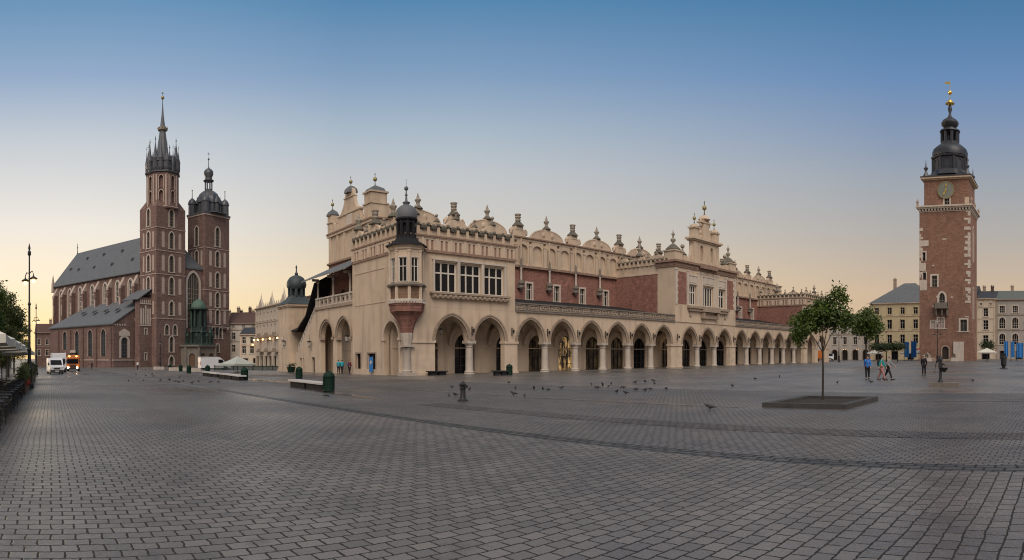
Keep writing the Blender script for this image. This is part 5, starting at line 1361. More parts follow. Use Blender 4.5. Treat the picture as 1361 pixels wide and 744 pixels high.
# dark bin and info pillar on the right
t = thing('litter_bin', 'black litter bin on a round foot with a notice panel, far right', 'litter bin', spot(1334, 489.5))
b = MB(); b.lathe([(.5,0),(.5,.06),(.2,.1),(.22,.3),(.34,.4),(.36,1.3),(.4,1.35),(.32,1.45)], n=14); b.build('barrel', M['iron'], t)
b = MB(); b.box(-.28,.28,-.05,.05,1.45,1.85); b.build('notice_panel', M['iron'], t)
# lamp posts
def lamp(label, loc, rz, h=9.6, on=True, group='ornate lamp posts'):
    t = thing('street_lamp', label, 'lamp post', loc, rz, group)
    b = MB(); b.lathe([(.32,-.3),(.32,.3),(.24,.4),(.22,1.3),(.28,1.4),(.14,1.7),(.11,2.6),(.16,2.7),(.09,2.9),(.075,h*.6),(.13,h*.6+.1),(.06,h*.6+.25),(.05,h-.4),(.12,h-.3),(.12,h-.1),(.05,h),(.09,h+.15),(.01,h+.5)], n=10); b.build('pole', M['iron'], t)
    b = MB(); z = h-2.1
    b.tube([(-.75,0,z+.35),(-.5,0,z+.6),(0,0,z+.5),(.5,0,z+.6),(.75,0,z+.35)], .035, 6); b.tube([(-.6,0,z-.0),(0,0,z+.2),(.6,0,z)], .02, 5); b.build('arm', M['iron'], t)
    lb = MB(); lb.cur = 0; lb.lathe([(.03,.32),(.06,.2),(.3,.05),(.27,0)], n=8); lb.cur = 1; lb.ball((0,0,-.12), .15, 8, 6)
    me = lb.mesh('lamp_head', [M['iron'], M['lampon'] if on else M['lampoff']])
    for x in (-.72, .72): link('lamp_head', me, t, (x, 0, z+.02))
    return t
l0 = lamp('tall ornate lamp post with a lit head, nearest, at the left edge', site(39, 45), R(25))
dup(l0, site(48, 91), R(25), 'smaller lit lamp post beyond the first, left of the church')
l1 = lamp('dark lamp post before the church tower', site(213, 150), 0, 8.0, False)
dup(l1, site(1246, 140), 0, 'unlit lamp post standing before the clock tower')
dup(l1, site(1115, 160), 0, 'unlit lamp post before the pale house at right of the hall')
dup(l0, site(1140, 190), 0, 'lit lamp post before the pale house, right of the unlit one', None, .45); dup(l0, site(1122, 192), 0, 'lit lamp post before the pale house, close by the hall end', None, .45)
# flags
M['blue'] = mat('blue flag cloth', (.03,.16,.42), .8, .1, 2)
def flag(label, loc, w, h, z0, grp='blue banners'):
    t = thing('banner_flag', label, 'banner', loc, 0, grp)
    b = MB(); b.tube([(0,0,-.2),(0,0,z0+h+.1)], .05, 6); b.lathe([(.4,0),(.35,.08),(.1,.12)], n=8); b.build('pole', M['iron'], t)
    b = MB(); n = 8
    for i in range(n):
        x0, x1 = .06+w*i/n, .06+w*(i+1)/n; y0, y1 = .08*math.sin(i*1.3), .08*math.sin((i+1)*1.3)
        b.add([(x0,y0,z0),(x1,y1,z0),(x1,y1,z0+h),(x0,y0,z0+h)],[(0,1,2,3)])
    b.build('cloth', M['blue'], t)
flag('blue banner before the yellow mansion, left one', site(1202, 182), 1.3, 4.3, .9); flag('blue banner before the yellow mansion, right one beside the tower', site(1211, 182), 1.5, 4.6, .8)
flag('slim blue banner right of the clock tower, above the black bin', site(1334.5, 150), .9, 3.6, 1.0); flag('slim blue banner before the grey townhouse, second from the right edge', site(1343.5, 150), .8, 3.6, .9); flag('broad blue banner before the grey townhouse, nearest the right edge', site(1351, 150), 1.5, 3.4, .8)
# stone lions at the tower steps
def lion(label, loc, rz):
    t = thing('lion_statue', label, 'statue', loc, rz, 'stone lions at the tower steps')
    b = MB(); b.box(-.7,.7,-1.2,1.2,-.6,.85); b.build('plinth', M['white'], t)
    P = [(0,.7,1.25),(0,.2,1.35),(0,-.4,1.45),(0,-.75,1.75),(0,-1.05,1.85),(0,-1.3,1.75)]; r = [.36,.34,.4,.42,.3,.16]; e = [(i,i+1) for i in range(5)]
    for s in (-1,1):
        k = len(P); P += [(s*.28,-.6,1.1),(s*.28,-.75,.95),(s*.28,-1.1,.93)]; r += [.17,.13,.12]; e += [(2,k),(k,k+1),(k+1,k+2)]
        k = len(P); P += [(s*.34,.6,1.1),(s*.36,.2,.98),(s*.36,-.1,.95)]; r += [.24,.16,.12]; e += [(0,k),(k,k+1),(k+1,k+2)]
    k = len(P); P += [(.2,1.1,1.1),(.45,1.0,.95)]; r += [.07,.07]; e += [(0,k),(k,k+1)]
    link('body', skin('body', P, e, r, M['carved'], 1), t)
lion('stone lion on a pale plinth left of the tower steps', (-34.3, 156.5, 1.0), 0); lion('stone lion on a pale plinth right of the tower steps', (-27.6, 156.5, 1.0), 0)
# planter pot, information sign, tent roof, low fence
t = thing('plant_pot', 'dark green plant tub at the foot of the stair turret', 'plant pot', (-57.2, 0, 0)); t.location = site(387, 94)
b = MB(); b.lathe([(.45,0),(.5,.1),(.62,.7),(.68,.75),(.6,.78)], n=12); b.build('pot', M['green'], t); leafcloud([(0,0,1.0,.6,.6,.35)], 300, .1, rnd).build('shrub', M['leaf2'], t, None, 0, 0)
s_ = thing('information_sign', 'blue sign with a white disc beside the corner windows of the hall', 'sign', (-62.7-3.6+.0, 35.75, .2)); s_.rotation_euler = (0,0,0)
b = MB(); b.box(-.42,.42,-.06,0,0,1.75); b.build('panel', M['blue'], s_)
b = MB(); b.xf = Matrix.Translation((0,-.06,1.1)) @ Matrix.Rotation(PI/2, 4, 'X'); b.lathe([(.22,0),(.22,.02)], n=16); b.build('disc', M['white'], s_)
M['canvas'] = mat('cream canvas', (.56,.53,.46), .9, .08, 1, .2); M['canvas2'] = mat('pale green canvas', (.34,.36,.33), .9, .08, 1)
def parasol(label, loc, s, h, rise, m='canvas', group=None, rz=0, val=.28):
    t = thing('parasol', label, 'parasol', loc, rz, group)
    b = MB(); z = h
    n = 6
    vs = []; fs = []
    for j in range(n+1):      # sagging square canopy
        q = j/n; k_ = 1-q; zz = z+rise*(q**1.25)
        for (sx, sy) in ((-1,-1),(1,-1),(1,1),(-1,1)):
            for i in range(4):
                nx, ny = {(-1,-1):(1,-1),(1,-1):(1,1),(1,1):(-1,1),(-1,1):(-1,-1)}[(sx,sy)]
                f = i/4; sag = -.10*math.sin(PI*f)*k_
                vs.append(((sx+(nx-sx)*f)*s*max(k_,.015), (sy+(ny-sy)*f)*s*max(k_,.015), zz+sag))
    for j in range(n):
        for i in range(16): m_ = (i+1) % 16; fs.append((j*16+i, j*16+m_, (j+1)*16+m_, (j+1)*16+i))
    b.add(vs, fs)
    b.add([vs[i] for i in range(16)]+[(x, y, zz-val) for x, y, zz in vs[:16]], [(i,(i+1)%16,16+(i+1)%16,16+i) for i in range(16)])
    b.build('canopy', M[m], t)
    b = MB(); b.tube([(0,0,0),(0,0,h+rise)], .05, 8); b.box(-.4,.4,-.4,.4,-.05,.1)
    for sx in (-1, 1):
        for sy in (-1, 1): b.tube([(0,0,h+rise-.25),(sx*s*.96,sy*s*.96,h-.02)], .018, 4)
    b.build('pole', M['wood'], t)
    return t
parasol('pale green tent roof beyond the second bench row, before the low houses', site(316, 98), 1.9, 1.35, 1.1, 'canvas2', None, R(20))
t = thing('low_fence', 'low dark green fence line before the low houses', 'fence', site(285, 118), 0)
A_, B_ = site(283, 118), site(376, 112); d = B_-A_; t.rotation_euler = (0,0,math.atan2(d.y,d.x)); L = d.length
b = MB()
b.box(0, L, -.04, .04, .75, .85); b.box(0, L, -.03, .03, .1, .18)
for i in range(int(L/.16)): b.box(i*.16, i*.16+.07, -.02, .02, .18, .75)
b.build('railing', M['green'], t)
for i in range(8): b = MB(); b.box(i*L/7.2, i*L/7.2+.12, -.07, .07, -.05, 1.0); b.build('post', M['iron'], t)
for bb, d, lab, m in ((1207,186,'small cream parasol between the blue banners','canvas'),(1221,186,'small cream parasol left of the red one by the tower','canvas'),(1312,150,'small cream parasol right of the clock tower','canvas'),(1163,190,'small cream parasol left of the three low trees','canvas')):
    parasol(lab, site(bb, d), 2.0, 2.2, .9, m, 'small parasols on the far side')
M['red'] = mat('red canvas', (.45,.04,.03), .9, .1, 1); parasol('small red parasol beside the clock tower', site(1224.5, 192), 1.4, 3.2, .8, 'red')
# ---------------------------------------------------------------- vehicles (front is local -y)
M['vanwhite'] = mat('white van paint', (.55,.55,.56), .3, .04, .6, spec=.5); M['orange'] = mat('orange truck paint', (.45,.13,.03), .4, .08, 1); M['tyre'] = mat('tyre rubber', (.02,.02,.02), .9, .1, 3); M['rim'] = mat('steel rim', (.25,.25,.26), .4, .1, 3, metal=.7)
M['head'] = glow('headlight', (1,.86,.6), 30); M['headoff'] = mat('headlight glass', (.45,.45,.45), .15, .05, 2); M['beacon'] = glow('orange beacon', (1,.35,.05), 14); M['tail'] = mat('red lamp', (.3,.02,.02), .3, .05, 2); M['grey_p'] = mat('grey plastic', (.03,.03,.032), .6, .1, 3); M['plate'] = mat('number plate', (.6,.6,.55), .5, .02, 1)
YZ = Matrix.Rotation(PI/2, 4, 'Z')
def wheel(t, x, y, r_, w_=.22):
    b = MB(); b.xf = Matrix.Translation((x, y, r_)) @ Matrix.Rotation(PI/2, 4, 'Y'); b.lathe([(r_*.62,-w_/2),(r_*.95,-w_/2),(r_,-w_*.35),(r_,w_*.35),(r_*.95,w_/2),(r_*.62,w_/2)], n=18)
    o = b.build('wheel', M['tyre'], t)
    b = MB(); b.xf = Matrix.Translation((x, y, r_)) @ Matrix.Rotation(PI/2, 4, 'Y'); b.lathe([(.06,-w_*.52),(r_*.6,-w_*.48),(r_*.6,w_*.48),(.06,w_*.52)], n=12); b.build('rim', M['rim'], o)
def bev(o, w=.05):
    m = o.modifiers.new('Bevel', 'BEVEL'); m.width = w; m.segments = 2; m.limit_method = 'ANGLE'; m.angle_limit = R(30)
def van(label, loc, rz, lit=False, L=5.4, w=1.96, h=2.35, paint='vanwhite', cat='van', name='delivery_van', sc=1):
    t = thing(name, label, cat, loc, rz); t.scale = (sc,)*3
    b = MB(); b.xf = YZ; f = -L/2     # profile: x along length
    prof = [(f,.42),(f-.0,.78),(f+.05,1.02),(f+.95,1.28),(f+1.65,2.02),(f+2.1,h-.06),(f+2.6,h),(L/2-.1,h),(L/2,h-.15),(L/2,.42)]
    b.prism(prof, -w/2, w/2); bo = b.build('body', M[paint], t); bev(bo, .09)
    b = MB(); b.xf = YZ; b.prism([(f-.06,.28),(f-.06,.66),(f+.2,.66),(f+.2,.28)], -w/2+.03, w/2-.03); b.box(f+.15, L/2, -w/2+.04, w/2-.04, .26, .43); b.build('bumper', M['grey_p'], t)
    b = MB(); n_ = Vector((-.70,0,.71))
    b.xf = YZ; b.add([(f+1.0,-w/2+.14,1.36),(f+1.0,w/2-.14,1.36),(f+1.63,w/2-.2,2.04),(f+1.63,-w/2+.2,2.04)],[(0,1,2,3)]); b.v = [(x, y-.03, z+.03) for x, y, z in b.v]
    b.build('windscreen', M['glass'], t)
    for s in (-1, 1):
        b = MB(); b.xf = YZ; b.prism([(f+1.25,1.32),(f+1.75,1.98),(f+2.5,1.98),(f+2.5,1.32)], s*(w/2+.002), s*(w/2+.012)); b.build('side_window', M['glass'], t)
        b = MB(); b.box(s*(w/2+.02), s*(w/2+.25), f+1.15, f+1.3, 1.3, 1.62); b.build('mirror', M['grey_p'], t)
        b = MB(); b.box(s*.58-.2, s*.58+.2, f-.03, f+.1, .80, 1.0); b.build('headlight', M['head' if lit else 'headoff'], t)
        b = MB(); b.box(s*(w/2-.16)-.09, s*(w/2-.16)+.09, L/2-.05, L/2+.03, .9, 1.5); b.build('tail_light', M['tail'], t)
        for y in (f+.95, L/2-1.1): wheel(t, s*(w/2-.1), y, .34)
    b = MB(); b.box(-.45,.45,f-.035,f+.05,.74,.98); b.build('grille', M['grey_p'], t)
    b = MB(); b.box(-.26,.26,f-.085,f-.06,.42,.54); b.build('number_plate', M['plate'], t)
    return t
van('white delivery van facing the camera beside the café terrace', site(73, 96), R(96))
van('white van seen from its right side, parked by the church porch', site(285, 124), R(182), False, 6.0, 2.0, 2.45)
van('small white van beyond the last arches of the hall', site(1103, 172), R(20), False, 5.0, 1.9, 2.0)
def truck(label, loc, rz, paint, lit, box, name, beacon):
    t = thing(name, label, 'truck', loc, rz); w = 2.3
    b = MB(); b.xf = YZ; b.prism([(-3.2,.5),(-3.25,1.3),(-3.05,2.5),(-2.9,2.65),(-1.5,2.65),(-1.5,.5)], -w/2, w/2); bo = b.build('cab', M[paint], t); bev(bo, .08)
    b = MB(); b.box(-w/2+.15, w/2-.15, -3.27, -3.0, 1.45, 2.3); b.build('windscreen', M['glass'], t)
    b = MB(); b.xf = YZ
    if box: b.prism([(-1.4,.9),(-1.4,3.3),(3.4,3.3),(3.4,.9)], -w/2-.05, w/2+.05)
    else: b.prism([(-1.4,.7),(-1.4,2.5),(-.6,3.0),(2.6,3.0),(3.2,2.2),(3.2,.7)], -w/2, w/2)
    bo = b.build('cargo_box', M['vanwhite' if box else paint], t); bev(bo, .06)
    b = MB(); b.box(-w/2+.05, w/2-.05, -3.3, 3.3, .4, .72); b.box(-w/2, w/2, -3.36, -3.1, .42, .78); b.build('bumper', M['grey_p'], t)
    b = MB(); b.box(-.6,.6,-3.3,-3.2,.9,1.25); b.build('grille', M['grey_p'], t)
    for s in (-1, 1):
        b = MB(); b.xf = Matrix.Translation((s*.82,-3.37,.72)) @ Matrix.Rotation(PI/2, 4, 'X'); b.lathe([(.15,0),(.13,.05)], n=12); b.build('headlight', M['head' if lit else 'headoff'], t)
        b = MB(); b.box(s*(w/2+.04), s*(w/2+.24), -3.2, -3.05, 1.6, 2.2); b.build('mirror', M['grey_p'], t)
        if beacon: b = MB(); b.lathe([(.16,2.66),(.15,2.86),(.05,2.95)], s*.65, -2.6, 0, 10); b.build('beacon', M['beacon'], t)
        for y in (-2.3, 1.9): wheel(t, s*(w/2-.14), y, .46, .28)
    if beacon: b = MB(); b.box(-.95,.95,-2.75,-2.45,2.651,2.72); b.build('light_bar', M['grey_p'], t)
    return t
truck('white box truck behind the white delivery van', site(77.5, 112), R(92), 'vanwhite', False, True, 'box_truck', False)
ot_ = truck('orange municipal truck with lit headlights and roof beacons before the church', site(97.5, 122), R(86), 'orange', True, False, 'municipal_truck', True)
dup(ot_, site(1084.5, 190), R(-25), 'orange truck with lit headlights seen through the last arches of the hall')

# ---------------------------------------------------------------- café terrace on the left
for i, x in enumerate((-24.5, -30.2, -36.0, -46.5, -52.0, -57.5, -63.0)):
    parasol(['large cream parasol at the left edge, nearest the camera','large cream parasol of the terrace, second from the camera','large cream parasol of the terrace just before the lamp post','cream parasol of the terrace just behind the lamp post','cream parasol of the terrace, second behind the lamp post','cream parasol of the terrace, third behind the lamp post','cream parasol of the terrace, farthest from the camera'][i],
        (x, -4.25 if i < 3 else -4.4, G(x,-4)), 2.72, 2.85, 1.7, 'canvas', 'café parasols', 0, .3)
def chair():
    t = thing('cafe_chair', 'black café chair at the terrace edge', 'chair', (0,0,0), 0, 'black café chairs')
    b = MB(); b.box(-.22,.22,-.22,.22,.43,.47); b.build('seat', M['iron'], t)
    b = MB()
    pts = [(.27*math.cos(a), .02+.25*math.sin(a), .72) for a in [PI*k/8 for k in range(9)]]
    b.tube(pts, .02, 5); b.tube([(x, y, .58) for x, y, z in pts], .012, 4)
    for x, y, z in pts: b.tube([(x*.85, y*.85, .46), (x, y, .88 if y > .12 else z)], .012, 4)
    b.tube([(x, y, .88) for x, y, z in pts[2:7]], .02, 5); b.build('backrest', M['iron'], t)
    for sx in (-1, 1):
        for sy in (-1, 1): b = MB(); b.tube([(sx*.2,sy*.2,.44),(sx*.23,sy*.23,0)], .016, 5); b.build('leg', M['iron'], t)
    return t
def table():
    t = thing('cafe_table', 'round black café table', 'table', (0,0,0), 0, 'café tables')
    b = MB(); b.lathe([(.38,.71),(.4,.72),(.4,.74),(.38,.75)], n=20); b.build('tabletop', M['iron'], t)
    b = MB(); b.lathe([(.035,.02),(.035,.71)], n=8); b.lathe([(.26,0),(.24,.03),(.05,.06)], n=10); b.build('pedestal', M['iron'], t)
    return t
ch0 = chair(); tb0 = table(); r2 = random.Random(4); nch = 0; ntb = 0
ORD = ['%s from the flowering planter' % q for q in ('twelfth','eleventh','tenth','ninth','eighth','seventh','sixth','fifth','fourth','third','second','first')]
for i in range(12):
    x = -14.6-i*1.95
    for (dx, dy, a) in ((-.62,.05,PI/2),(.62,-.05,-PI/2)):
        o = ch0 if nch == 0 else dup(ch0, (0,0,0))
        o.location = (x+dx, -1.66+dy-.012*i, G(x,-1.7)); o.rotation_euler = (0,0,a+r2.uniform(-.3,.3)); nch += 1
        o['label'] = 'black café chair on the %s side of the front table %s' % ('church' if dx < 0 else 'open', ORD[i])
    o = tb0 if ntb == 0 else dup(tb0, (0,0,0)); o.location = (x, -1.72-.012*i, G(x,-1.7)); ntb += 1
    o['label'] = 'round black café table of the front row, %s' % ORD[i]
    if i > 4:
        o = dup(ch0, (x-.3, -2.75, G(x,-2.7)), r2.uniform(0,6)); o['label'] = 'black café chair behind the front table %s' % ORD[i]
def hedge(label, loc, L, h, flowers):
    t = thing('planter_hedge', label, 'planter', loc, 0, 'terrace planters')
    b = MB(); b.box(-L/2,L/2,-.28,.28,0,.5); b.build('trough', M['wood'], t)
    leafcloud([(-L/2+L*(k+.5)/5, 0, .55+h*.5, L*.16, .36, h*.55) for k in range(5)], 1100, .075, r2).build('shrub', M['leaf3'], t, None, 0, 0)
    if flowers: leafcloud([(-L/2+L*(k+.5)/4, .2, .55, L*.12, .22, .18) for k in range(4)], 260, .05, r2).build('flower_foliage', M['redfl'], t, None, 0, 0)
M['redfl'] = mat('red geranium', (.30,.03,.02), .8, .3, 8)
for i in range(7):
    x = -38.8-i*4.3
    hedge(['flowering planter with a clipped shrub, nearest on the terrace edge','leafy planter on the terrace edge, second along','leafy planter on the terrace edge, third along','leafy planter on the terrace edge, fourth along','leafy planter on the terrace edge, fifth along','leafy planter on the terrace edge, sixth along','leafy planter on the terrace edge, farthest along'][i], (x, -1.75-.02*i, G(x,-1.7)), 3.6, 1.25 if i else 1.0, i < 2)

# ---------------------------------------------------------------- the square
def cobbles(name, c, w, h, rough, swap=True, mort=.022, wob=.05, contrast=.3):
    m, nt, b = _new(name)
    tc = nt.nodes.new('ShaderNodeTexCoord').outputs['Object']
    def node(t): return nt.nodes.new(t)
    sep = node('ShaderNodeSeparateXYZ'); nt.links.new(tc, sep.inputs[0])
    cmb = node('ShaderNodeCombineXYZ')
    nt.links.new(sep.outputs[1 if swap else 0], cmb.inputs[0]); nt.links.new(sep.outputs[0 if swap else 1], cmb.inputs[1])
    nz = node('ShaderNodeTexNoise'); nz.inputs['Scale'].default_value = 1.1; nz.inputs['Detail'].default_value = 3; nt.links.new(tc, nz.inputs['Vector'])
    vm = node('ShaderNodeVectorMath'); vm.operation = 'SUBTRACT'; nt.links.new(nz.outputs['Color'], vm.inputs[0]); vm.inputs[1].default_value = (.5,.5,.5)
    vs = node('ShaderNodeVectorMath'); vs.operation = 'SCALE'; nt.links.new(vm.outputs[0], vs.inputs[0]); vs.inputs['Scale'].default_value = wob*2.4
    va = node('ShaderNodeVectorMath'); nt.links.new(cmb.outputs[0], va.inputs[0]); nt.links.new(vs.outputs[0], va.inputs[1])
    nz2 = node('ShaderNodeTexNoise'); nz2.inputs['Scale'].default_value = 14; nt.links.new(tc, nz2.inputs['Vector'])
    vm2 = node('ShaderNodeVectorMath'); vm2.operation = 'SUBTRACT'; nt.links.new(nz2.outputs['Color'], vm2.inputs[0]); vm2.inputs[1].default_value = (.5,.5,.5)
    vs2 = node('ShaderNodeVectorMath'); vs2.operation = 'SCALE'; nt.links.new(vm2.outputs[0], vs2.inputs[0]); vs2.inputs['Scale'].default_value = .035
    va2 = node('ShaderNodeVectorMath'); nt.links.new(va.outputs[0], va2.inputs[0]); nt.links.new(vs2.outputs[0], va2.inputs[1])
    br = node('ShaderNodeTexBrick'); nt.links.new(va2.outputs[0], br.inputs['Vector'])
    br.inputs['Scale'].default_value = 1; br.inputs['Brick Width'].default_value = w; br.inputs['Row Height'].default_value = h
    br.inputs['Mortar Size'].default_value = mort; br.inputs['Mortar Smooth'].default_value = .55; br.inputs['Bias'].default_value = 0
    br.inputs['Color1'].default_value = (1-contrast,1-contrast,1-contrast,1); br.inputs['Color2'].default_value = (1+contrast,1+contrast,1+contrast,1); br.inputs['Mortar'].default_value = (.07,.066,.062,1)
    br.offset = .5
    base = mixrgb(nt, ramp(nt, noise(nt, tc, 38, 5), .3, .7), mul(c, .8), mul(c, 1.2))
    base = mixrgb(nt, ramp(nt, noise(nt, tc, .16, 4), .38, .62), mul(c, .66), base)
    base = mixrgb(nt, ramp(nt, noise(nt, tc, .5, 3), .45, .75), base, mul((c[0]*1.03, c[1]*1.0, c[2]*.97), 1.12))
    col = mixrgb(nt, 1, base, br.outputs['Color'], 'MULTIPLY')
    dirt = mixrgb(nt, ramp(nt, noise(nt, tc, 1.7, 7), .6, .8), col, mul(c, .4))
    nt.links.new(dirt, b.inputs['Base Color'])
    mr = node('ShaderNodeMapRange'); nt.links.new(noise(nt, tc, .07, 4), mr.inputs[0]); mr.inputs[1].default_value = .35; mr.inputs[2].default_value = .65; mr.inputs[3].default_value = rough-.2; mr.inputs[4].default_value = rough+.12
    rr = node('ShaderNodeMath'); rr.operation = 'ADD'; nt.links.new(mr.outputs[0], rr.inputs[0])
    r3 = node('ShaderNodeMapRange'); nt.links.new(noise(nt, tc, 24, 4), r3.inputs[0]); r3.inputs[3].default_value = -.12; r3.inputs[4].default_value = .14; nt.links.new(r3.outputs[0], rr.inputs[1])
    rj = node('ShaderNodeMath'); rj.operation = 'MULTIPLY_ADD'; nt.links.new(br.outputs['Fac'], rj.inputs[0]); rj.inputs[1].default_value = .5; nt.links.new(rr.outputs[0], rj.inputs[2]); rj.use_clamp = True
    nt.links.new(rj.outputs[0], b.inputs['Roughness']); b.inputs['Specular IOR Level'].default_value = .5
    inv = node('ShaderNodeMath'); inv.operation = 'MULTIPLY_ADD'; nt.links.new(br.outputs['Fac'], inv.inputs[0]); inv.inputs[1].default_value = -1; 
    nh = node('ShaderNodeMath'); nh.operation = 'MULTIPLY'; nt.links.new(noise(nt, tc, 16, 5), nh.inputs[0]); nh.inputs[1].default_value = .55; nt.links.new(nh.outputs[0], inv.inputs[2])
    bp = node('ShaderNodeBump'); bp.inputs['Strength'].default_value = .8; bp.inputs['Distance'].default_value = .022; nt.links.new(inv.outputs[0], bp.inputs['Height']); nt.links.new(bp.outputs[0], b.inputs['Normal'])
    return m
M['setts'] = cobbles('worn granite setts', (.112,.0995,.089), .27, .212, .37, True, .014, .04, .22)
M['setts2'] = cobbles('small setts', (.108,.097,.088), .22, .16, .46, False, .014, .04, .15)
M['slabs'] = cobbles('paving slabs', (.130,.119,.109), .9, .6, .40, False, .012, .02, .12)
M['gutter'] = cobbles('gutter stones', (.05,.045,.04), .34, .24, .5, False, .03)
M['palestrip'] = cobbles('pale strip stones', (.10,.092,.084), .7, .3, .42, False, .012, .03, .15)
M['redstrip'] = cobbles('reddish setts', (.082,.066,.058), .26, .2, .55, False, .02)
def sheet(name, m, xs, ys, dz, warp=None):
    b = MB(); n = len(xs)
    def gz(x, y):
        rr = math.hypot(x, y); k = min(1, 240/rr) if rr > 0 else 1
        return G(x*k, y*k)+dz
    b.v = [(x, y, gz(x, y)) for y in ys for x in xs]
    b.f = [(j*n+i, j*n+i+1, (j+1)*n+i+1, (j+1)*n+i) for j in range(len(ys)-1) for i in range(n-1)]; b.mi = [0]*len(b.f)
    return tag(b.build(name, m, None, None, 0, 0), kind='structure')
fx = [-1500,-900,-600,-400]+list(range(-300,301,20))+[400,600,900,1500]
sheet('ground', M['slabs'], fx, fx, -.012)
lin = lambda a, b_, n: [a+(b_-a)*i/n for i in range(n+1)]
sheet('pavement', M['setts'], lin(-200, 60, 26), lin(-30, 10.15, 5), 0)
sheet('pavement', M['setts2'], lin(-75, 60, 14), lin(10.75, 30, 3), -.004)
def strip(name, m, x0, x1, y0, y1, dz): return sheet(name, m, lin(x0, x1, max(2, int((x1-x0)/6))), [y0, y1], dz)
strip('road_gutter', M['gutter'], -40, 60, 10.15, 10.75, -.008)
strip('pavement_band', M['redstrip'], -22, 60, 14.0, 15.1, .002)
strip('pavement_band', M['palestrip'], -52, -11.3, 20.2, 20.75, .003)
strip('pavement_band', M['palestrip'], -6.9, 40, 24.9, 25.4, .003)
strip('pavement_band', M['palestrip'], -150, -57, 22.0, 23.2, .003)
strip('pavement_band', M['palestrip'], -140, -40, 8.6, 9.2, .005)

# shallow film of water left in the hollows of the paving
M['water'] = mat('thin water', (.03,.028,.026), .16, .3, 1.5, bump=.05, spec=.5)
def puddle(cx, cy, rx, ry, rz, seed):
    q = random.Random(seed); pts = []; n = 26
    ph = [q.uniform(0, 6.28) for _ in range(3)]
    for k in range(n):
        a = 2*PI*k/n; r_ = 1+.22*math.sin(3*a+ph[0])+.14*math.sin(5*a+ph[1])+.08*math.sin(9*a+ph[2])
        x, y = rx*r_*math.cos(a), ry*r_*math.sin(a); pts.append((cx+x*math.cos(rz)-y*math.sin(rz), cy+x*math.sin(rz)+y*math.cos(rz)))
    b = MB(); b.add([(x, y, G(x, y)+.006) for x, y in pts]+[(cx, cy, G(cx, cy)+.006)], [(k, (k+1) % n, n) for k in range(n)])
    tag(b.build('puddle', M['water'], None, None, 0, 0), kind='structure')
for i, (bb, v, rx, ry, rz) in enumerate(((322,504,5.5,1.0,.1),(368,507,5,.8,.0),(342,497,7,1.3,.15),(300,500.5,4,1.0,.3),(440,522,2.6,.22,-.1),(480,527,2.4,.2,-.15),(400,497,4,.8,.1),(110,497,3,1.0,.2))):
    p_ = spot(bb, v); puddle(p_.x, p_.y, rx, ry, rz, 40+i)

# ---------------------------------------------------------------- sky, added fill lamp, camera
SB = R(90)+.045                     # bearing of the glow, measured from +y towards -x
SE = R(2.2)
sd = Vector((-math.sin(SB)*math.cos(SE), math.cos(SB)*math.cos(SE), math.sin(SE)))
w = bpy.data.worlds.new('World'); S.world = w; w.use_nodes = True
nt = w.node_tree; bg = nt.nodes['Background']
sk = nt.nodes.new('ShaderNodeTexSky'); sk.sky_type = 'NISHITA'; sk.sun_disc = False
sk.sun_elevation = SE; sk.sun_rotation = -SB; sk.altitude = 200; sk.air_density = 1.0; sk.dust_density = 1.2; sk.ozone_density = 1.6
nt.links.new(sk.outputs[0], bg.inputs['Color']); bg.inputs['Strength'].default_value = .05
def lin_(c): return tuple(((v/255.)/12.92 if v/255. <= .04045 else ((v/255.+.055)/1.055)**2.4) for v in c)
geo = nt.nodes.new('ShaderNodeTexCoord').outputs['Generated']
sp = nt.nodes.new('ShaderNodeSeparateXYZ'); nt.links.new(geo, sp.inputs[0])
def skyramp(stops):
    r = nt.nodes.new('ShaderNodeValToRGB'); nt.links.new(sp.outputs[2], r.inputs[0]); el = r.color_ramp.elements
    while len(el) < len(stops): el.new(.5)
    for e, (z, c) in zip(el, sorted(stops)): e.position = z
    for e, (z, c) in zip(el, sorted(stops)): e.color = (*lin_(c), 1)
    return r.outputs[0]
ZEN = [(.58,(70,116,158)),(.72,(150,164,180)),(1.,(205,205,205))]
east = skyramp([(0,(255,222,155)),(.05,(255,232,182)),(.12,(254,240,214)),(.2,(240,236,228)),(.32,(200,208,216)),(.40,(150,175,206)),(.483,(108,152,190))]+ZEN)
mid = skyramp([(0,(248,205,140)),(.06,(248,216,166)),(.12,(240,217,182)),(.19,(216,210,200)),(.274,(198,202,206)),(.3246,(176,191,204)),(.40,(134,163,196)),(.483,(88,138,180))]+ZEN)
west = skyramp([(0,(222,186,152)),(.10,(212,187,160)),(.18,(186,179,172)),(.26,(164,171,180)),(.3246,(140,158,186)),(.40,(108,144,188)),(.483,(78,127,169))]+ZEN)
at = nt.nodes.new('ShaderNodeMath'); at.operation = 'ARCTAN2'
mx_ = nt.nodes.new('ShaderNodeMath'); mx_.operation = 'MULTIPLY'; mx_.inputs[1].default_value = -1; nt.links.new(sp.outputs[0], mx_.inputs[0])
nt.links.new(mx_.outputs[0], at.inputs[0]); nt.links.new(sp.outputs[1], at.inputs[1])          # bearing from +y towards -x
dl = nt.nodes.new('ShaderNodeMath'); dl.operation = 'SUBTRACT'; nt.links.new(at.outputs[0], dl.inputs[0]); dl.inputs[1].default_value = SB
cs = nt.nodes.new('ShaderNodeMath'); cs.operation = 'COSINE'; nt.links.new(dl.outputs[0], cs.inputs[0])
m1 = mixrgb(nt, ramp(nt, cs.outputs[0], .22, .78), west, mid)
m2 = mixrgb(nt, ramp(nt, cs.outputs[0], .88, .995), m1, east)
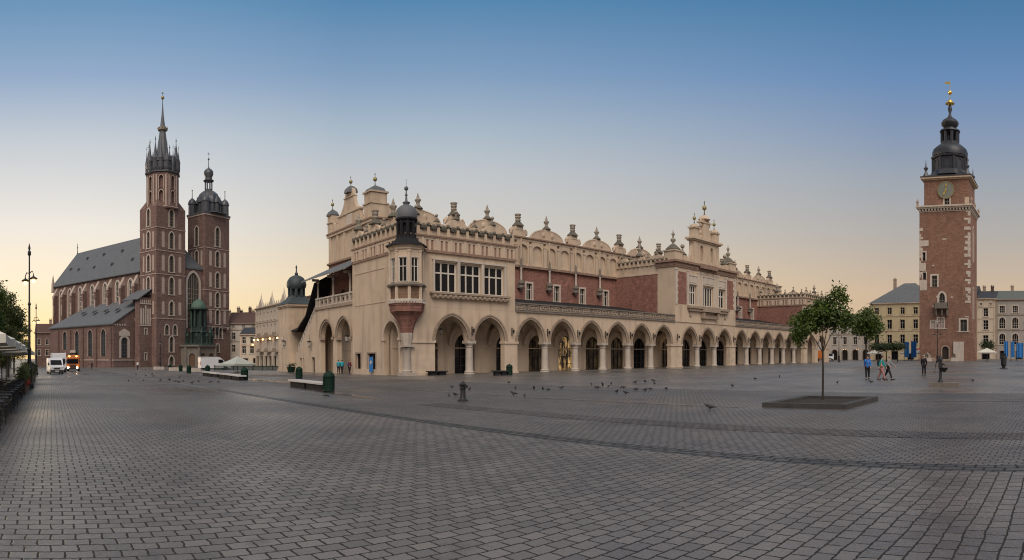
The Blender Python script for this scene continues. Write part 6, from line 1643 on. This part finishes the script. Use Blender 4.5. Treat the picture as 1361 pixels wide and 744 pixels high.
# faint thin streaks of cloud low over the glow
mpn = nt.nodes.new('ShaderNodeMapping'); mpn.inputs['Scale'].default_value = (1.5, 1.5, 26); nt.links.new(geo, mpn.inputs['Vector'])
sn = nt.nodes.new('ShaderNodeTexNoise'); sn.inputs['Scale'].default_value = 1.6; sn.inputs['Detail'].default_value = 4; nt.links.new(mpn.outputs[0], sn.inputs['Vector'])
sf = nt.nodes.new('ShaderNodeMath'); sf.operation = 'MULTIPLY'; nt.links.new(ramp(nt, sn.outputs['Fac'], .55, .8), sf.inputs[0]); nt.links.new(ramp(nt, cs.outputs[0], .9, 1.0), sf.inputs[1])
sf2 = nt.nodes.new('ShaderNodeMath'); sf2.operation = 'MULTIPLY'; nt.links.new(sf.outputs[0], sf2.inputs[0]); nt.links.new(ramp(nt, sp.outputs[2], .22, .1), sf2.inputs[1])
m3 = mixrgb(nt, sf2.outputs[0], m2, lin_((255,240,205)))
# the rising glow itself, just beyond the left edge and low over the houses
gd = Vector((-math.sin(R(90)+.31), math.cos(R(90)+.31), .05)).normalized()
dt = nt.nodes.new('ShaderNodeVectorMath'); dt.operation = 'DOT_PRODUCT'; nt.links.new(geo, dt.inputs[0]); dt.inputs[1].default_value = gd
gl_ = nt.nodes.new('ShaderNodeMapRange'); gl_.interpolation_type = 'SMOOTHSTEP'; nt.links.new(dt.outputs['Value'], gl_.inputs[0]); gl_.inputs[1].default_value = .966; gl_.inputs[2].default_value = 1.0; gl_.inputs[3].default_value = 0; gl_.inputs[4].default_value = 1
gq = nt.nodes.new('ShaderNodeMath'); gq.operation = 'POWER'; gq.inputs[1].default_value = 2.2; nt.links.new(gl_.outputs[0], gq.inputs[0])
m3 = mixrgb(nt, gq.outputs[0], m3, (13, 9.2, 5.6), 'ADD')
bg2 = nt.nodes.new('ShaderNodeBackground'); nt.links.new(m3, bg2.inputs['Color']); bg2.inputs['Strength'].default_value = .93
ads = nt.nodes.new('ShaderNodeAddShader'); nt.links.new(bg.outputs[0], ads.inputs[0]); nt.links.new(bg2.outputs[0], ads.inputs[1]); nt.links.new(ads.outputs[0], nt.nodes['World Output'].inputs['Surface'])
bg.inputs['Strength'].default_value = .008
ld = Vector((.54, -.44, .74))
fill = bpy.data.lights.new('Sun', 'SUN'); fill.energy = 3.0; fill.angle = R(46); fill.color = (1, .86, .73)  # broad fill added behind the camera to brighten the fronts, away from the dawn
so = bpy.data.objects.new('Sun', fill); COL.objects.link(so); so.rotation_euler = ld.to_track_quat('Z', 'Y').to_euler(); so.location = (0,0,60)
cam = bpy.data.cameras.new('Camera'); cam.type = 'PANO'; cam.panorama_type = 'CENTRAL_CYLINDRICAL'
cam.central_cylindrical_range_u_min = -680.5/860; cam.central_cylindrical_range_u_max = 680.5/860
cam.central_cylindrical_range_v_min = -269/860; cam.central_cylindrical_range_v_max = 475/860; cam.central_cylindrical_radius = 1
cam.clip_start = .05; cam.clip_end = 5000
co = bpy.data.objects.new('Camera', cam); COL.objects.link(co); co.location = (0, 0, 1.87); co.rotation_euler = (PI/2, 0, (1419-680.5)/860)
S.camera = co
S.view_settings.view_transform = 'Standard'; S.view_settings.look = 'None'; S.view_settings.exposure = 0.0; S.view_settings.gamma = 1; S.view_settings.use_curve_mapping = False
S.cycles.max_bounces = 6; S.cycles.filter_width = 1.1
